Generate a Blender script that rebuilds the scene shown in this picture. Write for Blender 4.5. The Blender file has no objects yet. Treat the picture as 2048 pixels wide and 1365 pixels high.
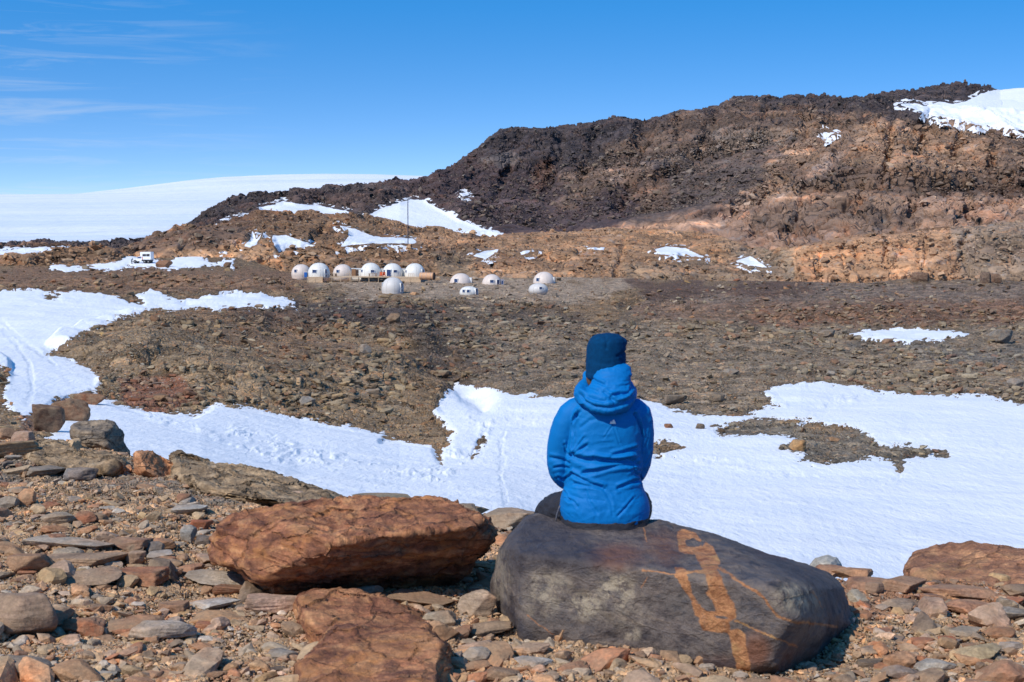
import bpy, bmesh, math, random
import numpy as np
from mathutils import Vector, Matrix, Euler

# ------------------------------------------------------------------ camera, sky, sun, exposure
R = math.radians
S = bpy.context.scene
F = 2844.0                       # focal length in photograph pixels (2048 wide) = 50 mm
PITCH = math.atan(232.5 / F)
CP, SP = math.cos(PITCH), math.sin(PITCH)
cam_d = bpy.data.cameras.new('camera'); cam = bpy.data.objects.new('camera', cam_d)
S.collection.objects.link(cam); S.camera = cam
cam_d.lens = 50.0; cam_d.sensor_width = 36.0 * 2048 / (F * 36 / 50.0)
cam_d.clip_start = 0.1; cam_d.clip_end = 60000
cam.location = (0, 0, 0); cam.rotation_euler = (R(90) - PITCH, 0, 0)
cam_d.dof.use_dof = True; cam_d.dof.focus_distance = 18.0; cam_d.dof.aperture_fstop = 9.0

SUN_EL, SUN_AZ = R(43), R(222)   # compass-like: light comes from behind-left of the camera
sun_dir = Vector((math.sin(SUN_AZ) * math.cos(SUN_EL), math.cos(SUN_AZ) * math.cos(SUN_EL), math.sin(SUN_EL)))
w = bpy.data.worlds.new('World'); S.world = w; w.use_nodes = True
nt = w.node_tree; nt.nodes.clear()
wo = nt.nodes.new('ShaderNodeOutputWorld'); bg = nt.nodes.new('ShaderNodeBackground')
sky = nt.nodes.new('ShaderNodeTexSky'); sky.sky_type = 'NISHITA'; sky.sun_disc = False
sky.sun_elevation = SUN_EL; sky.sun_rotation = SUN_AZ; sky.altitude = 1500; sky.air_density = 1.0
sky.dust_density = 0.15; sky.ozone_density = 2.5
tc = nt.nodes.new('ShaderNodeTexCoord')
sep = nt.nodes.new('ShaderNodeSeparateXYZ'); nt.links.new(tc.outputs['Generated'], sep.inputs[0])
zz = nt.nodes.new('ShaderNodeMath'); zz.operation = 'MULTIPLY_ADD'; zz.inputs[1].default_value = 3.0; zz.inputs[2].default_value = 0.04
nt.links.new(sep.outputs['Z'], zz.inputs[0])
com = nt.nodes.new('ShaderNodeCombineXYZ'); nt.links.new(sep.outputs['X'], com.inputs[0]); nt.links.new(sep.outputs['Y'], com.inputs[1]); nt.links.new(zz.outputs[0], com.inputs[2])
nrm = nt.nodes.new('ShaderNodeVectorMath'); nrm.operation = 'NORMALIZE'; nt.links.new(com.outputs[0], nrm.inputs[0])
nt.links.new(nrm.outputs[0], sky.inputs['Vector'])
# deeper polar blue
tint = nt.nodes.new('ShaderNodeMix'); tint.data_type = 'RGBA'; tint.blend_type = 'MULTIPLY'; tint.inputs[0].default_value = 1.0
tr = nt.nodes.new('ShaderNodeValToRGB'); tr.color_ramp.elements[0].position = 0.0; tr.color_ramp.elements[0].color = (1.62, 1.54, 1.60, 1)
tr.color_ramp.elements[1].position = 0.15; tr.color_ramp.elements[1].color = (0.52, 1.95, 2.68, 1)
nt.links.new(sep.outputs['Z'], tr.inputs[0])
nt.links.new(sky.outputs[0], tint.inputs[6]); nt.links.new(tr.outputs[0], tint.inputs[7])
# thin cirrus
mp = nt.nodes.new('ShaderNodeMapping'); mp.inputs['Rotation'].default_value = (0, R(8), 0); mp.inputs['Scale'].default_value = (5, 5, 60)
nt.links.new(tc.outputs['Generated'], mp.inputs[0])
cn = nt.nodes.new('ShaderNodeTexNoise'); cn.inputs['Scale'].default_value = 1.6; cn.inputs['Detail'].default_value = 9; cn.inputs['Roughness'].default_value = 0.62; cn.inputs['Distortion'].default_value = 0.8
nt.links.new(mp.outputs[0], cn.inputs['Vector'])
cr = nt.nodes.new('ShaderNodeValToRGB'); cr.color_ramp.elements[0].position = 0.50; cr.color_ramp.elements[1].position = 0.85
nt.links.new(cn.outputs[0], cr.inputs[0])
lf = nt.nodes.new('ShaderNodeMapRange'); lf.inputs['From Min'].default_value = -0.14; lf.inputs['From Max'].default_value = -0.36
nt.links.new(sep.outputs['X'], lf.inputs[0])
cm = nt.nodes.new('ShaderNodeMath'); cm.operation = 'MULTIPLY'; nt.links.new(cr.outputs[0], cm.inputs[0]); nt.links.new(lf.outputs[0], cm.inputs[1])
cm2 = nt.nodes.new('ShaderNodeMath'); cm2.operation = 'MULTIPLY'; cm2.inputs[1].default_value = 0.62; nt.links.new(cm.outputs[0], cm2.inputs[0])
cmix = nt.nodes.new('ShaderNodeMix'); cmix.data_type = 'RGBA'
nt.links.new(cm2.outputs[0], cmix.inputs[0]); nt.links.new(tint.outputs[2], cmix.inputs[6]); cmix.inputs[7].default_value = (7.5, 8.2, 9.0, 1)
nt.links.new(cmix.outputs[2], bg.inputs[0]); bg.inputs[1].default_value = 0.095
nt.links.new(bg.outputs[0], wo.inputs[0])
sl = bpy.data.lights.new('sun', 'SUN'); sl.energy = 4.2; sl.angle = R(0.53); sl.color = (1.0, 0.94, 0.845)
so = bpy.data.objects.new('sun', sl); S.collection.objects.link(so); so.rotation_euler = sun_dir.to_track_quat('Z', 'Y').to_euler()
S.view_settings.view_transform = 'Standard'; S.view_settings.look = 'None'; S.view_settings.gamma = 1
S.view_settings.use_curve_mapping = False; S.view_settings.exposure = 0.0
S.cycles.use_denoising = True
try: S.cycles.denoiser = 'OPENIMAGEDENOISE'
except Exception: pass
S.cycles.max_bounces = 5; S.cycles.diffuse_bounces = 3; S.cycles.glossy_bounces = 2

# ------------------------------------------------------------------ projection helpers
def Wp(px, py, Y):
    """point at forward distance Y on the ray of photograph pixel (px, py)"""
    px, py, Y = np.broadcast_arrays(np.asarray(px, float), np.asarray(py, float), np.asarray(Y, float))
    Z = Y * np.tan(np.arctan((682.5 - py) / F) - PITCH)
    D = Y * CP - Z * SP
    return np.stack([(px - 1024) / F * D, Y, Z], -1)
def proj(P):
    D = P[..., 1] * CP - P[..., 2] * SP
    v = P[..., 1] * SP + P[..., 2] * CP
    return 1024 + F * P[..., 0] / D, 682.5 - F * v / D
def sstep(a, b, x):
    t = np.clip((x - a) / (b - a), 0, 1); return t * t * (3 - 2 * t)

# ------------------------------------------------------------------ noise
def _h(ix, iy, iz, seed):
    n = (ix.astype(np.int64) * 374761393 + iy.astype(np.int64) * 668265263 + iz.astype(np.int64) * 2147483647 + seed * 974711) & 0xffffffff
    n = ((n ^ (n >> 13)) * 1274126177) & 0xffffffff
    n = ((n ^ (n >> 16)) * 2246822519) & 0xffffffff
    return ((n ^ (n >> 15)) & 0xffffff) / float(0xffffff)
def vnoise(P, seed=0):
    i = np.floor(P); f = P - i; f = f * f * f * (f * (f * 6 - 15) + 10); i = i.astype(np.int64)
    x, y, z = i[..., 0], i[..., 1], i[..., 2]; fx, fy, fz = f[..., 0], f[..., 1], f[..., 2]
    r = 0
    for dx in (0, 1):
        wx = fx if dx else 1 - fx
        for dy in (0, 1):
            wy = fy if dy else 1 - fy
            for dz in (0, 1):
                wz = fz if dz else 1 - fz
                r = r + wx * wy * wz * _h(x + dx, y + dy, z + dz, seed)
    return r * 2 - 1
def fbm(P, sc, oct=4, seed=0, gain=0.5, ridged=False):
    P = np.asarray(P, float) / np.asarray(sc, float); a = 1.0; r = 0; t = 0
    for o in range(oct):
        n = vnoise(P, seed + o * 17)
        if ridged: n = 1 - 2 * np.abs(n)
        r = r + a * n; t += a; a *= gain; P = P * 2.03 + 11.3
    return r / t * 1.5

def psd(px, py, poly, pad=60):
    """signed distance in photograph pixels, positive inside the polygon"""
    poly = np.asarray(poly, float)
    out = np.full(px.shape, -float(pad))
    m = (px > poly[:, 0].min() - pad) & (px < poly[:, 0].max() + pad) & (py > poly[:, 1].min() - pad) & (py < poly[:, 1].max() + pad)
    if not m.any(): return out
    x, y = px[m], py[m]; d = np.full(x.shape, 1e9); ins = np.zeros(x.shape, bool)
    n = len(poly)
    for k in range(n):
        a, b = poly[k], poly[(k + 1) % n]; e = b - a; L = max(e @ e, 1e-9)
        t = np.clip(((x - a[0]) * e[0] + (y - a[1]) * e[1]) / L, 0, 1)
        d = np.minimum(d, (x - a[0] - t * e[0]) ** 2 + (y - a[1] - t * e[1]) ** 2)
        c = (a[1] > y) != (b[1] > y)
        ins ^= c & (x < (b[0] - a[0]) * (y - a[1]) / ((b[1] - a[1]) if abs(b[1] - a[1]) > 1e-9 else 1e-9) + a[0])
    d = np.sqrt(d); out[m] = np.clip(np.where(ins, d, -d), -pad, pad)
    return out
def lsd(px, py, line, pad=60):
    """distance in pixels to an open polyline, and position along it"""
    line = np.asarray(line, float); d = np.full(px.shape, 1e9)
    for k in range(len(line) - 1):
        a, b = line[k], line[k + 1]; e = b - a; L = max(e @ e, 1e-9)
        t = np.clip(((px - a[0]) * e[0] + (py - a[1]) * e[1]) / L, 0, 1)
        d = np.minimum(d, (px - a[0] - t * e[0]) ** 2 + (py - a[1] - t * e[1]) ** 2)
    return np.sqrt(d)

# ------------------------------------------------------------------ object helpers
C = S.collection
def link(name, me, mat=None, parent=None):
    o = bpy.data.objects.new(name, me); C.objects.link(o)
    if mat is not None and me is not None and not me.materials: me.materials.append(mat)
    if parent is not None: o.parent = parent
    return o
def tag(o, label=None, cat=None, group=None, kind=None):
    if label: o['label'] = label
    if cat: o['category'] = cat
    if group: o['group'] = group
    if kind: o['kind'] = kind
    return o
def thing(name, label, cat, loc=(0, 0, 0), rz=0, group=None):
    o = link(name, None); o.location = loc; o.rotation_euler = (0, 0, rz); o.empty_display_size = 0.2
    return tag(o, label, cat, group)
def np_mesh(name, V, Fq, smooth=True, col=None, attrs=None):
    """V (n,3), Fq (m,k) faces all with k corners"""
    me = bpy.data.meshes.new(name); V = np.ascontiguousarray(V, np.float32); Fq = np.ascontiguousarray(Fq, np.int32)
    m, k = Fq.shape
    me.vertices.add(len(V)); me.vertices.foreach_set('co', V.ravel())
    me.loops.add(m * k); me.loops.foreach_set('vertex_index', Fq.ravel())
    me.polygons.add(m); me.polygons.foreach_set('loop_start', np.arange(0, m * k, k, dtype=np.int32))
    me.polygons.foreach_set('use_smooth', np.full(m, smooth))
    if col is not None:
        a = me.color_attributes.new('zone', 'FLOAT_COLOR', 'POINT')
        a.data.foreach_set('color', np.concatenate([col, np.ones((len(col), 1))], 1).astype(np.float32).ravel())
    for nme, arr in (attrs or {}).items():
        a = me.attributes.new(nme, 'FLOAT', 'POINT'); a.data.foreach_set('value', arr.astype(np.float32).ravel())
    me.update(calc_edges=True); me.validate()
    return me
def bm_mesh(name, bm, smooth=False):
    me = bpy.data.meshes.new(name); bm.normal_update(); bm.to_mesh(me); bm.free()
    if smooth:
        me.polygons.foreach_set('use_smooth', np.ones(len(me.polygons), bool))
    return me

# ------------------------------------------------------------------ material helpers
class NT:
    def __init__(s, name):
        s.m = bpy.data.materials.new(name); s.m.use_nodes = True; s.t = s.m.node_tree
        s.t.nodes.clear(); s.out = s.n('ShaderNodeOutputMaterial'); s.b = s.n('ShaderNodeBsdfPrincipled'); s.l(s.b.outputs[0], s.out.inputs[0])
    def n(s, t, **k):
        x = s.t.nodes.new(t)
        for a, v in k.items(): setattr(x, a, v)
        return x
    def l(s, a, b): s.t.links.new(a, b)
    def inp(s, sock, v):
        if isinstance(v, bpy.types.NodeSocket): s.l(v, sock)
        elif v is not None: sock.default_value = v
    def pos(s): return s.n('ShaderNodeTexCoord').outputs['Object']
    def mapv(s, v, scale=(1, 1, 1), rot=(0, 0, 0), loc=(0, 0, 0)):
        m = s.n('ShaderNodeMapping'); s.l(v, m.inputs[0]); m.inputs['Scale'].default_value = scale; m.inputs['Rotation'].default_value = rot; m.inputs['Location'].default_value = loc
        return m.outputs[0]
    def noise(s, v, scale, detail=6, rough=0.55, dist=0.0, col=False):
        x = s.n('ShaderNodeTexNoise'); s.l(v, x.inputs['Vector']); x.inputs['Scale'].default_value = scale
        x.inputs['Detail'].default_value = detail; x.inputs['Roughness'].default_value = rough; x.inputs['Distortion'].default_value = dist
        return x.outputs[1 if col else 0]
    def vor(s, v, scale, feature='F1', out='Distance', rnd=1.0):
        x = s.n('ShaderNodeTexVoronoi', feature=feature); s.l(v, x.inputs['Vector']); x.inputs['Scale'].default_value = scale
        x.inputs['Randomness'].default_value = rnd
        return x.outputs[out]
    def math(s, op, a, b=None, c=None, clamp=False):
        x = s.n('ShaderNodeMath', operation=op); x.use_clamp = clamp
        s.inp(x.inputs[0], a); s.inp(x.inputs[1], b); s.inp(x.inputs[2], c); return x.outputs[0]
    def rng(s, v, a, b, c=0.0, d=1.0, smooth=False):
        x = s.n('ShaderNodeMapRange'); 
        if smooth: x.interpolation_type = 'SMOOTHSTEP'
        s.l(v, x.inputs[0]); x.inputs[1].default_value = a; x.inputs[2].default_value = b; x.inputs[3].default_value = c; x.inputs[4].default_value = d
        return x.outputs[0]
    def ramp(s, v, stops, interp='LINEAR'):
        x = s.n('ShaderNodeValToRGB'); s.l(v, x.inputs[0]); e = x.color_ramp.elements; x.color_ramp.interpolation = interp
        while len(e) < len(stops): e.new(0.5)
        for i, (p, c) in enumerate(stops): e[i].position = p; e[i].color = (*c, 1) if len(c) == 3 else c
        return x.outputs[0]
    def mix(s, f, a, b, mode='MIX'):
        x = s.n('ShaderNodeMix', data_type='RGBA', blend_type=mode); s.inp(x.inputs[0], f)
        for k, v in ((6, a), (7, b)):
            if isinstance(v, (tuple, list)): v = (*v, 1) if len(v) == 3 else v
            s.inp(x.inputs[k], v)
        return x.outputs[2]
    def sepc(s, c):
        x = s.n('ShaderNodeSeparateColor'); s.l(c, x.inputs[0]); return x.outputs
    def attr(s, name, out='Color'):
        x = s.n('ShaderNodeAttribute'); x.attribute_name = name; return x.outputs[out]
    def bump(s, h, strength=0.5, dist=0.1):
        x = s.n('ShaderNodeBump'); s.l(h, x.inputs['Height']); x.inputs['Strength'].default_value = strength; x.inputs['Distance'].default_value = dist
        s.l(x.outputs[0], s.b.inputs['Normal']); return x
    def disp(s, h, scale=1.0, mid=0.0):
        x = s.n('ShaderNodeDisplacement'); s.inp(x.inputs['Height'], h); x.inputs['Scale'].default_value = scale; x.inputs['Midlevel'].default_value = mid
        s.l(x.outputs[0], s.out.inputs['Displacement']); s.m.displacement_method = 'BOTH'
    def base(s, c, rough=0.8, spec=0.3):
        if isinstance(c, (tuple, list)): c = (*c, 1)
        s.inp(s.b.inputs['Base Color'], c); s.inp(s.b.inputs['Roughness'], rough); s.b.inputs['Specular IOR Level'].default_value = spec
        return s.m

def simple(name, c, rough=0.6, spec=0.4, var=0.08, vs=8.0, bump=0.0, metal=0.0):
    n = NT(name); p = n.pos(); v = n.noise(p, vs, 5, 0.6)
    col = n.mix(1.0, c, n.ramp(v, [(0.3, (1 - var,) * 3), (0.7, (1 + var,) * 3)]), 'MULTIPLY')
    n.base(col, rough, spec); n.b.inputs['Metallic'].default_value = metal
    if bump: n.bump(n.noise(p, vs * 6, 4), bump, 0.01)
    return n.m

def terrain_mat(name, cell, amp, strata_rot=0.25, speck=0.25, speck_col=(0.42, 0.36, 0.30), flat=0.45, stain=1.0, smallscale=1.0, contrast=1.0, crack=1.0, joints=0.0, lump=1.0, finec=1.0):
    """rock: colour from the painted zones, broken by blocks, bands, stains and pale stones; true displacement"""
    n = NT(name); p = n.pos(); z = n.attr('zone'); sm = n.attr('snow', 'Fac')
    warp = n.n('ShaderNodeVectorMath', operation='MULTIPLY_ADD'); n.l(n.noise(p, 0.35 / cell, 4, 0.6, col=True), warp.inputs[0]); warp.inputs[1].default_value = (cell * 0.75,) * 3; n.l(p, warp.inputs[2])
    q = n.mapv(warp.outputs[0], (flat, flat, 1.0), (0.12, strata_rot, 0))
    vb = n.n('ShaderNodeTexVoronoi', feature='F1', distance='CHEBYCHEV'); n.l(q, vb.inputs['Vector']); vb.inputs['Scale'].default_value = 1.0 / cell
    vb2 = n.n('ShaderNodeTexVoronoi', feature='F1'); n.l(q, vb2.inputs['Vector']); vb2.inputs['Scale'].default_value = 3.1 / cell
    cid = n.sepc(vb.outputs['Color'])[0]; cid2 = n.sepc(vb2.outputs['Color'])[1]
    e1 = n.vor(q, 1.0 / cell, 'DISTANCE_TO_EDGE'); e2 = n.vor(q, 3.1 / cell, 'DISTANCE_TO_EDGE')
    crk = n.rng(e1, 0.0, 0.09, -1, 0, True); crk2 = n.rng(e2, 0.0, 0.12, -1, 0, True)
    fine = n.noise(p, 5.0 / cell, 8, 0.68); med = n.noise(p, 1.2 / cell, 6, 0.62)
    h = n.math('MULTIPLY', cid, 1.0); h = n.math('MULTIPLY_ADD', cid2, 0.45, h)
    h = n.math('MULTIPLY_ADD', crk, 0.55 * crack, h); h = n.math('MULTIPLY_ADD', crk2, 0.3 * crack, h)
    h = n.math('MULTIPLY_ADD', med, 1.3 * lump, h); h = n.math('MULTIPLY_ADD', fine, 0.55, h)
    e3 = n.vor(n.mapv(warp.outputs[0], (1, 1, 0.28), (0.1, 0.2, 0.3)), 0.55 / cell, 'DISTANCE_TO_EDGE'); crk3 = n.rng(e3, 0.0, 0.07, -1, 0, True); h = n.math('MULTIPLY_ADD', crk3, 0.9 * joints, h)
    sb = n.noise(n.mapv(warp.outputs[0], (0.10, 0.10, 1.3), (0.10, strata_rot, 0)), 1.0 / cell, 6, 0.6, 0.3)
    h = n.math('MULTIPLY_ADD', sb, 2.2 * joints, h)
    h = n.math('SUBTRACT', h, 0.9 + 0.65 * lump + 1.1 * joints)
    keep = n.math('SUBTRACT', 1.0, sm, clamp=True)
    h = n.math('MULTIPLY', h, keep)
    n.disp(h, amp)
    # colour
    c = n.mix(1.0, z, n.ramp(n.noise(p, 0.45 / cell, 5, 0.65), [(0.28, (0.62,) * 3), (0.5, (1.0,) * 3), (0.72, (1.45, 1.4, 1.35))]), 'MULTIPLY')
    lo, hi = 1 - 0.42 * contrast, 1 + 0.42 * contrast
    c = n.mix(1.0, c, n.ramp(cid, [(0.0, (lo, lo * 0.98, lo * 0.95)), (0.5, (1.0, 1.0, 1.0)), (1.0, (hi, hi * 0.98, hi * 0.95))]), 'MULTIPLY')
    c = n.mix(1.0, c, n.ramp(cid2, [(0.0, (1 - .3 * contrast,) * 3), (0.5, (1, 1, 1)), (1.0, (1 + .28 * contrast, 1 + .25 * contrast, 1 + .2 * contrast))]), 'MULTIPLY')
    c = n.mix(1.0, c, n.ramp(n.noise(p, 9.0 / cell, 6, 0.75), [(0.3, (1 - .38 * finec,) * 3), (0.5, (1.0,) * 3), (0.72, (1 + .5 * finec,) * 3)]), 'MULTIPLY')
    if joints: c = n.mix(1.0, c, n.ramp(sb, [(0.3, (0.62, 0.6, 0.62)), (0.48, (1, 1, 1)), (0.58, (1.1, 1.06, 1.0)), (0.64, (1.9, 1.8, 1.65)), (0.70, (1.1, 1.05, 1.0))]), 'MULTIPLY'); c = n.mix(n.rng(e3, 0.03, 0.0, 0, 0.45), c, n.mix(1.0, c, (0.4, 0.4, 0.42), 'MULTIPLY'))
    # rust stains and grey lichen
    st = n.rng(n.noise(p, 0.9 / cell, 7, 0.7, 0.6), 0.52, 0.68)
    c = n.mix(n.math('MULTIPLY', st, 0.55 * stain), c, n.mix(1.0, c, (1.5, 0.95, 0.6), 'MULTIPLY'))
    g = n.rng(n.noise(n.mapv(p, loc=(7, 3, 1)), 1.5 / cell, 7, 0.7), 0.56, 0.7)
    bw = n.n('ShaderNodeRGBToBW'); n.l(c, bw.inputs[0])
    c = n.mix(n.math('MULTIPLY', g, 0.6), c, bw.outputs[0])
    # scattered pale stones
    v3 = n.n('ShaderNodeTexVoronoi', feature='F1'); n.l(n.mapv(p, (1, 0.75, 1)), v3.inputs['Vector']); v3.inputs['Scale'].default_value = 7.0 / cell * smallscale
    r3 = n.sepc(v3.outputs['Color']); on = n.math('MULTIPLY', n.rng(r3[0], 1.0 - speck, 1.0 - speck + 0.03), n.rng(v3.outputs['Distance'], 0.42, 0.30))
    sc = n.mix(r3[1], c, speck_col); sc = n.mix(n.math('MULTIPLY', r3[2], 0.5), sc, n.mix(1.0, c, (0.35, 0.35, 0.38), 'MULTIPLY'))
    c = n.mix(on, c, sc)
    n.base(c, 0.88, 0.2)
    return n.m

# ------------------------------------------------------------------ terrain layers
def cols(step=1.6, lo=-520, hi=2568):
    a = np.arange(-70, 2118, step)
    l = -70 - np.geomspace(step, -70 - lo, 60)[::-1]; r = 2118 + np.geomspace(step, hi - 2118, 60)
    return np.concatenate([l, a, r])
class Layer: pass
def layer(contours, rows, PX, blur=5, amps=None, nz=(), flat=(), flatk=0.8, relief=()):
    """contours front to back: ('p'|'z', knots [(px, py or Z, Y)]); rows between neighbours; nz: noise terms"""
    pts = []
    for kind, kn in contours:
        kn = np.array(kn, float); a = np.interp(PX, kn[:, 0], kn[:, 1]); Y = np.interp(PX, kn[:, 0], kn[:, 2])
        if kind == 'p': P = Wp(PX, a, Y)
        else:
            D = Y * CP - a * SP; P = np.stack([(PX - 1024) / F * D, Y, a], -1)
        pts.append(P)
    out = []; am = []
    A = amps or [1.0] * len(pts)
    for k in range(len(pts) - 1):
        P0, P1 = pts[k], pts[k + 1]; n = rows[k]
        t = np.arange(n)[:, None] / n
        D0, D1 = P0[:, 1][None], P1[:, 1][None]
        wv = t * D0 / ((1 - t) * D1 + t * D0)
        out.append(P0[None] * (1 - wv[..., None]) + P1[None] * wv[..., None]); am.append(np.broadcast_to(A[k] * (1 - t) + A[k + 1] * t, (n, len(PX))))
    out.append(pts[-1][None]); am.append(np.full((1, len(PX)), A[-1]))
    G = np.concatenate(out); AM = np.concatenate(am)
    if blur:
        k = np.hanning(2 * blur + 3)[1:-1]; k /= k.sum()
        for ax in (1, 2):
            pad = np.pad(G[..., ax], ((blur, blur), (0, 0)), 'edge'); acc = 0
            for i, wgt in enumerate(k): acc = acc + wgt * pad[i:i + G.shape[0]]
            G[..., ax] = acc
    L = Layer(); L.PX = PX
    gr = np.gradient(G, axis=0); gc = np.gradient(G, axis=1)
    N = np.cross(gc, gr); N /= np.linalg.norm(N, axis=-1, keepdims=True) + 1e-12
    N[N[..., 2] < 0] *= -1
    if len(flat):
        fx, fy = proj(G); fs = np.full(fx.shape, -60.0)
        for p in flat: fs = np.maximum(fs, psd(fx, fy, p))
        AM = AM * (1 - flatk * sstep(-6, 10, fs))
    for (sc, amp, oc, seed, rid) in nz:
        G = G + N * (AM * amp * fbm(G, sc, oc, seed, 0.5, rid))[..., None]
    if len(relief):
        fx, fy = proj(G); wx = fx + 9 * fbm(G / G[..., 1:2], (.02, 9, .02), 4, 301); wy = fy + 7 * fbm(G / G[..., 1:2], (.02, 9, .02), 4, 302); dd = 0
        for kind_, pts_, w_, a_ in relief:
            dd = dd + (a_ * np.exp(-(lsd(wx, wy, pts_) / w_) ** 2) if kind_ == 'line' else a_ * sstep(-w_ / 2, w_ / 2, psd(wx, wy, pts_, 90)))
        cpy = fy.min(0)[None]; dd = dd * sstep(2, 26, fy - cpy) * 0.7
        G = G + N * dd[..., None]
    L.G = G; L.N = N; L.px, L.py = proj(G); L.AM = AM
    return L
def samp(L, px, py):
    """surface point of the layer seen at photograph pixel (px,py) (first hit from the front)"""
    c = int(np.argmin(np.abs(L.PX - px))); yy = L.py[:, c]
    idx = np.where((yy[:-1] >= py) & (yy[1:] < py))[0]
    if len(idx) == 0: i = int(np.argmin(np.abs(yy - py))); return L.G[i, c].copy()
    i = idx[0]; t = (yy[i] - py) / (yy[i] - yy[i + 1] + 1e-9)
    P = L.G[i, c] * (1 - t) + L.G[i + 1, c] * t
    D = P[1] * CP - P[2] * SP; P[0] = (px - 1024) / F * D
    return P
def zat(L, x, y):
    """height of the layer at world x, y (nearest grid vertex)"""
    d = (L.G[..., 0] - x) ** 2 + (L.G[..., 1] - y) ** 2; i = np.unravel_index(int(np.argmin(d)), d.shape)
    return float(L.G[i][2])
def quads(nr, nc):
    i = np.arange(nr - 1)[:, None] * nc + np.arange(nc - 1)[None]
    return np.stack([i, i + 1, i + nc + 1, i + nc], -1).reshape(-1, 4)
def zones(L, base, items, ns=40.0):
    """paint rock colours (kinds of stone) by regions"""
    px, py, P = L.px, L.py, L.G
    col = np.broadcast_to(np.array(base, float), px.shape + (3,)).copy()
    Yd = P[..., 1]; wob = fbm(P / Yd[..., None] * 1.0, (0.02, 1.0, 0.006), 4, 77) ; wob2 = fbm(P / Yd[..., None], (0.006, 1.0, 0.003), 3, 78)
    for poly, soft, c, al in items:
        sd = psd(px, py, poly, 120) + wob * soft * 0.9 + wob2 * soft * 0.4
        m = (sstep(-soft * 0.5, soft * 0.5, sd) * al)[..., None]
        col = col * (1 - m) + np.array(c) * m
    return col
def snow_sd(L, polys, holes=(), rag=6.0):
    px, py, P = L.px, L.py, L.G
    sd = np.full(px.shape, -60.0)
    for p in polys: sd = np.maximum(sd, psd(px, py, p))
    for p in holes: sd = np.minimum(sd, -psd(px, py, p))
    Yd = P[..., 1:2]; U = P / Yd
    n = fbm(U, (0.014, 9, 0.0035), 4, 5, 0.62) * rag + fbm(U, (0.0035, 9, 0.0010), 3, 9, 0.65) * rag * 0.75
    near = np.abs(sd) < 45
    return np.where(near, sd + n, sd)
def build_rock(name, L, mat, base, items, sd=None, kind='structure', calm=None, edge=(-2, 7), gain=1.0):
    nr, nc = L.px.shape
    col = zones(L, base, items) * gain; L.col = col
    sm = np.zeros((nr, nc)) if sd is None else sstep(*edge, sd)
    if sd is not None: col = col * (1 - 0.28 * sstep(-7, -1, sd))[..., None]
    if calm is not None: sm = np.maximum(sm, calm)
    L.col = col
    me = np_mesh(name, L.G.reshape(-1, 3), quads(nr, nc), True, col.reshape(-1, 3), {'snow': sm.ravel()})
    return tag(link(name, me, mat), kind=kind)
def build_snow(name, L, sd, mat, thick=0.7, relief=None, maxh=None, lump=0.35):
    nr, nc = L.px.shape; G = L.G; s = G[..., 1] / F
    h = np.where(sd < 0, sd * 0.8, 2.4 * (1 - np.exp(-sd / 5.0))) * thick
    h = h + fbm(G / G[..., 1:2], (0.03, 9, 0.008), 4, 31) * lump * sstep(0, 15, sd)
    if relief is not None: h = np.where(sd > 5, np.maximum(h + relief, 0.8), h + relief)
    V = G.copy(); V[..., 2] += h * s; V[..., 1] -= 0.35 * h * s
    keep = sd > -9; q = quads(nr, nc); kf = keep.ravel()[q].any(1); q = q[kf]
    u, inv = np.unique(q, return_inverse=True)
    me = np_mesh(name, V.reshape(-1, 3)[u], inv.reshape(-1, 4), True)
    return tag(link(name, me, mat), kind='structure')
#=====PART2=====
# ------------------------------------------------------------------ the ground, hills, mountain, ice
GRID = 1.6
PX = cols(GRID)
# foreground ledge
crest0 = [(-520, 842), (0, 868), (130, 882), (260, 908), (400, 940), (500, 960), (600, 990), (670, 1008), (760, 1010), (830, 1012), (950, 1026), (1070, 1026), (1150, 1050), (1300, 1080), (1620, 1138), (1700, 1152), (1770, 1166), (1850, 1168), (2048, 1140), (2568, 1110)]
def crestY(px, py, Z=-1.95): return -Z / math.tan(PITCH + math.atan((py - 682.5) / F))
cz = [(x, -1.95, crestY(x, y)) for x, y in crest0]
def off(lst, dY, Z): return [(x, Z, y + dY) for x, z, y in lst]
mid0 = [(x, -1.86, 5.3 + (y - 5.3) * 0.55) for x, z, y in cz]
L0 = layer([('z', [(-520, -1.66, 1.6), (2568, -1.66, 1.6)]), ('z', [(-520, -1.70, 4.4), (2568, -1.70, 4.4)]), ('z', [(-520, -1.74, 5.3), (2568, -1.74, 5.3)]),
            ('z', mid0), ('z', cz), ('z', off(cz, 1.2, -2.75)), ('z', off(cz, 4, -4.6)), ('z', off(cz, 11, -8.5))],
           [14, 70, 130, 150, 16, 16, 10], PX, 7, [0.5, 1, 1, 1, 0.7, 1, 1, 1],
           [(1.3, 0.055, 4, 1, False), (0.30, 0.020, 3, 2, False)])
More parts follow.
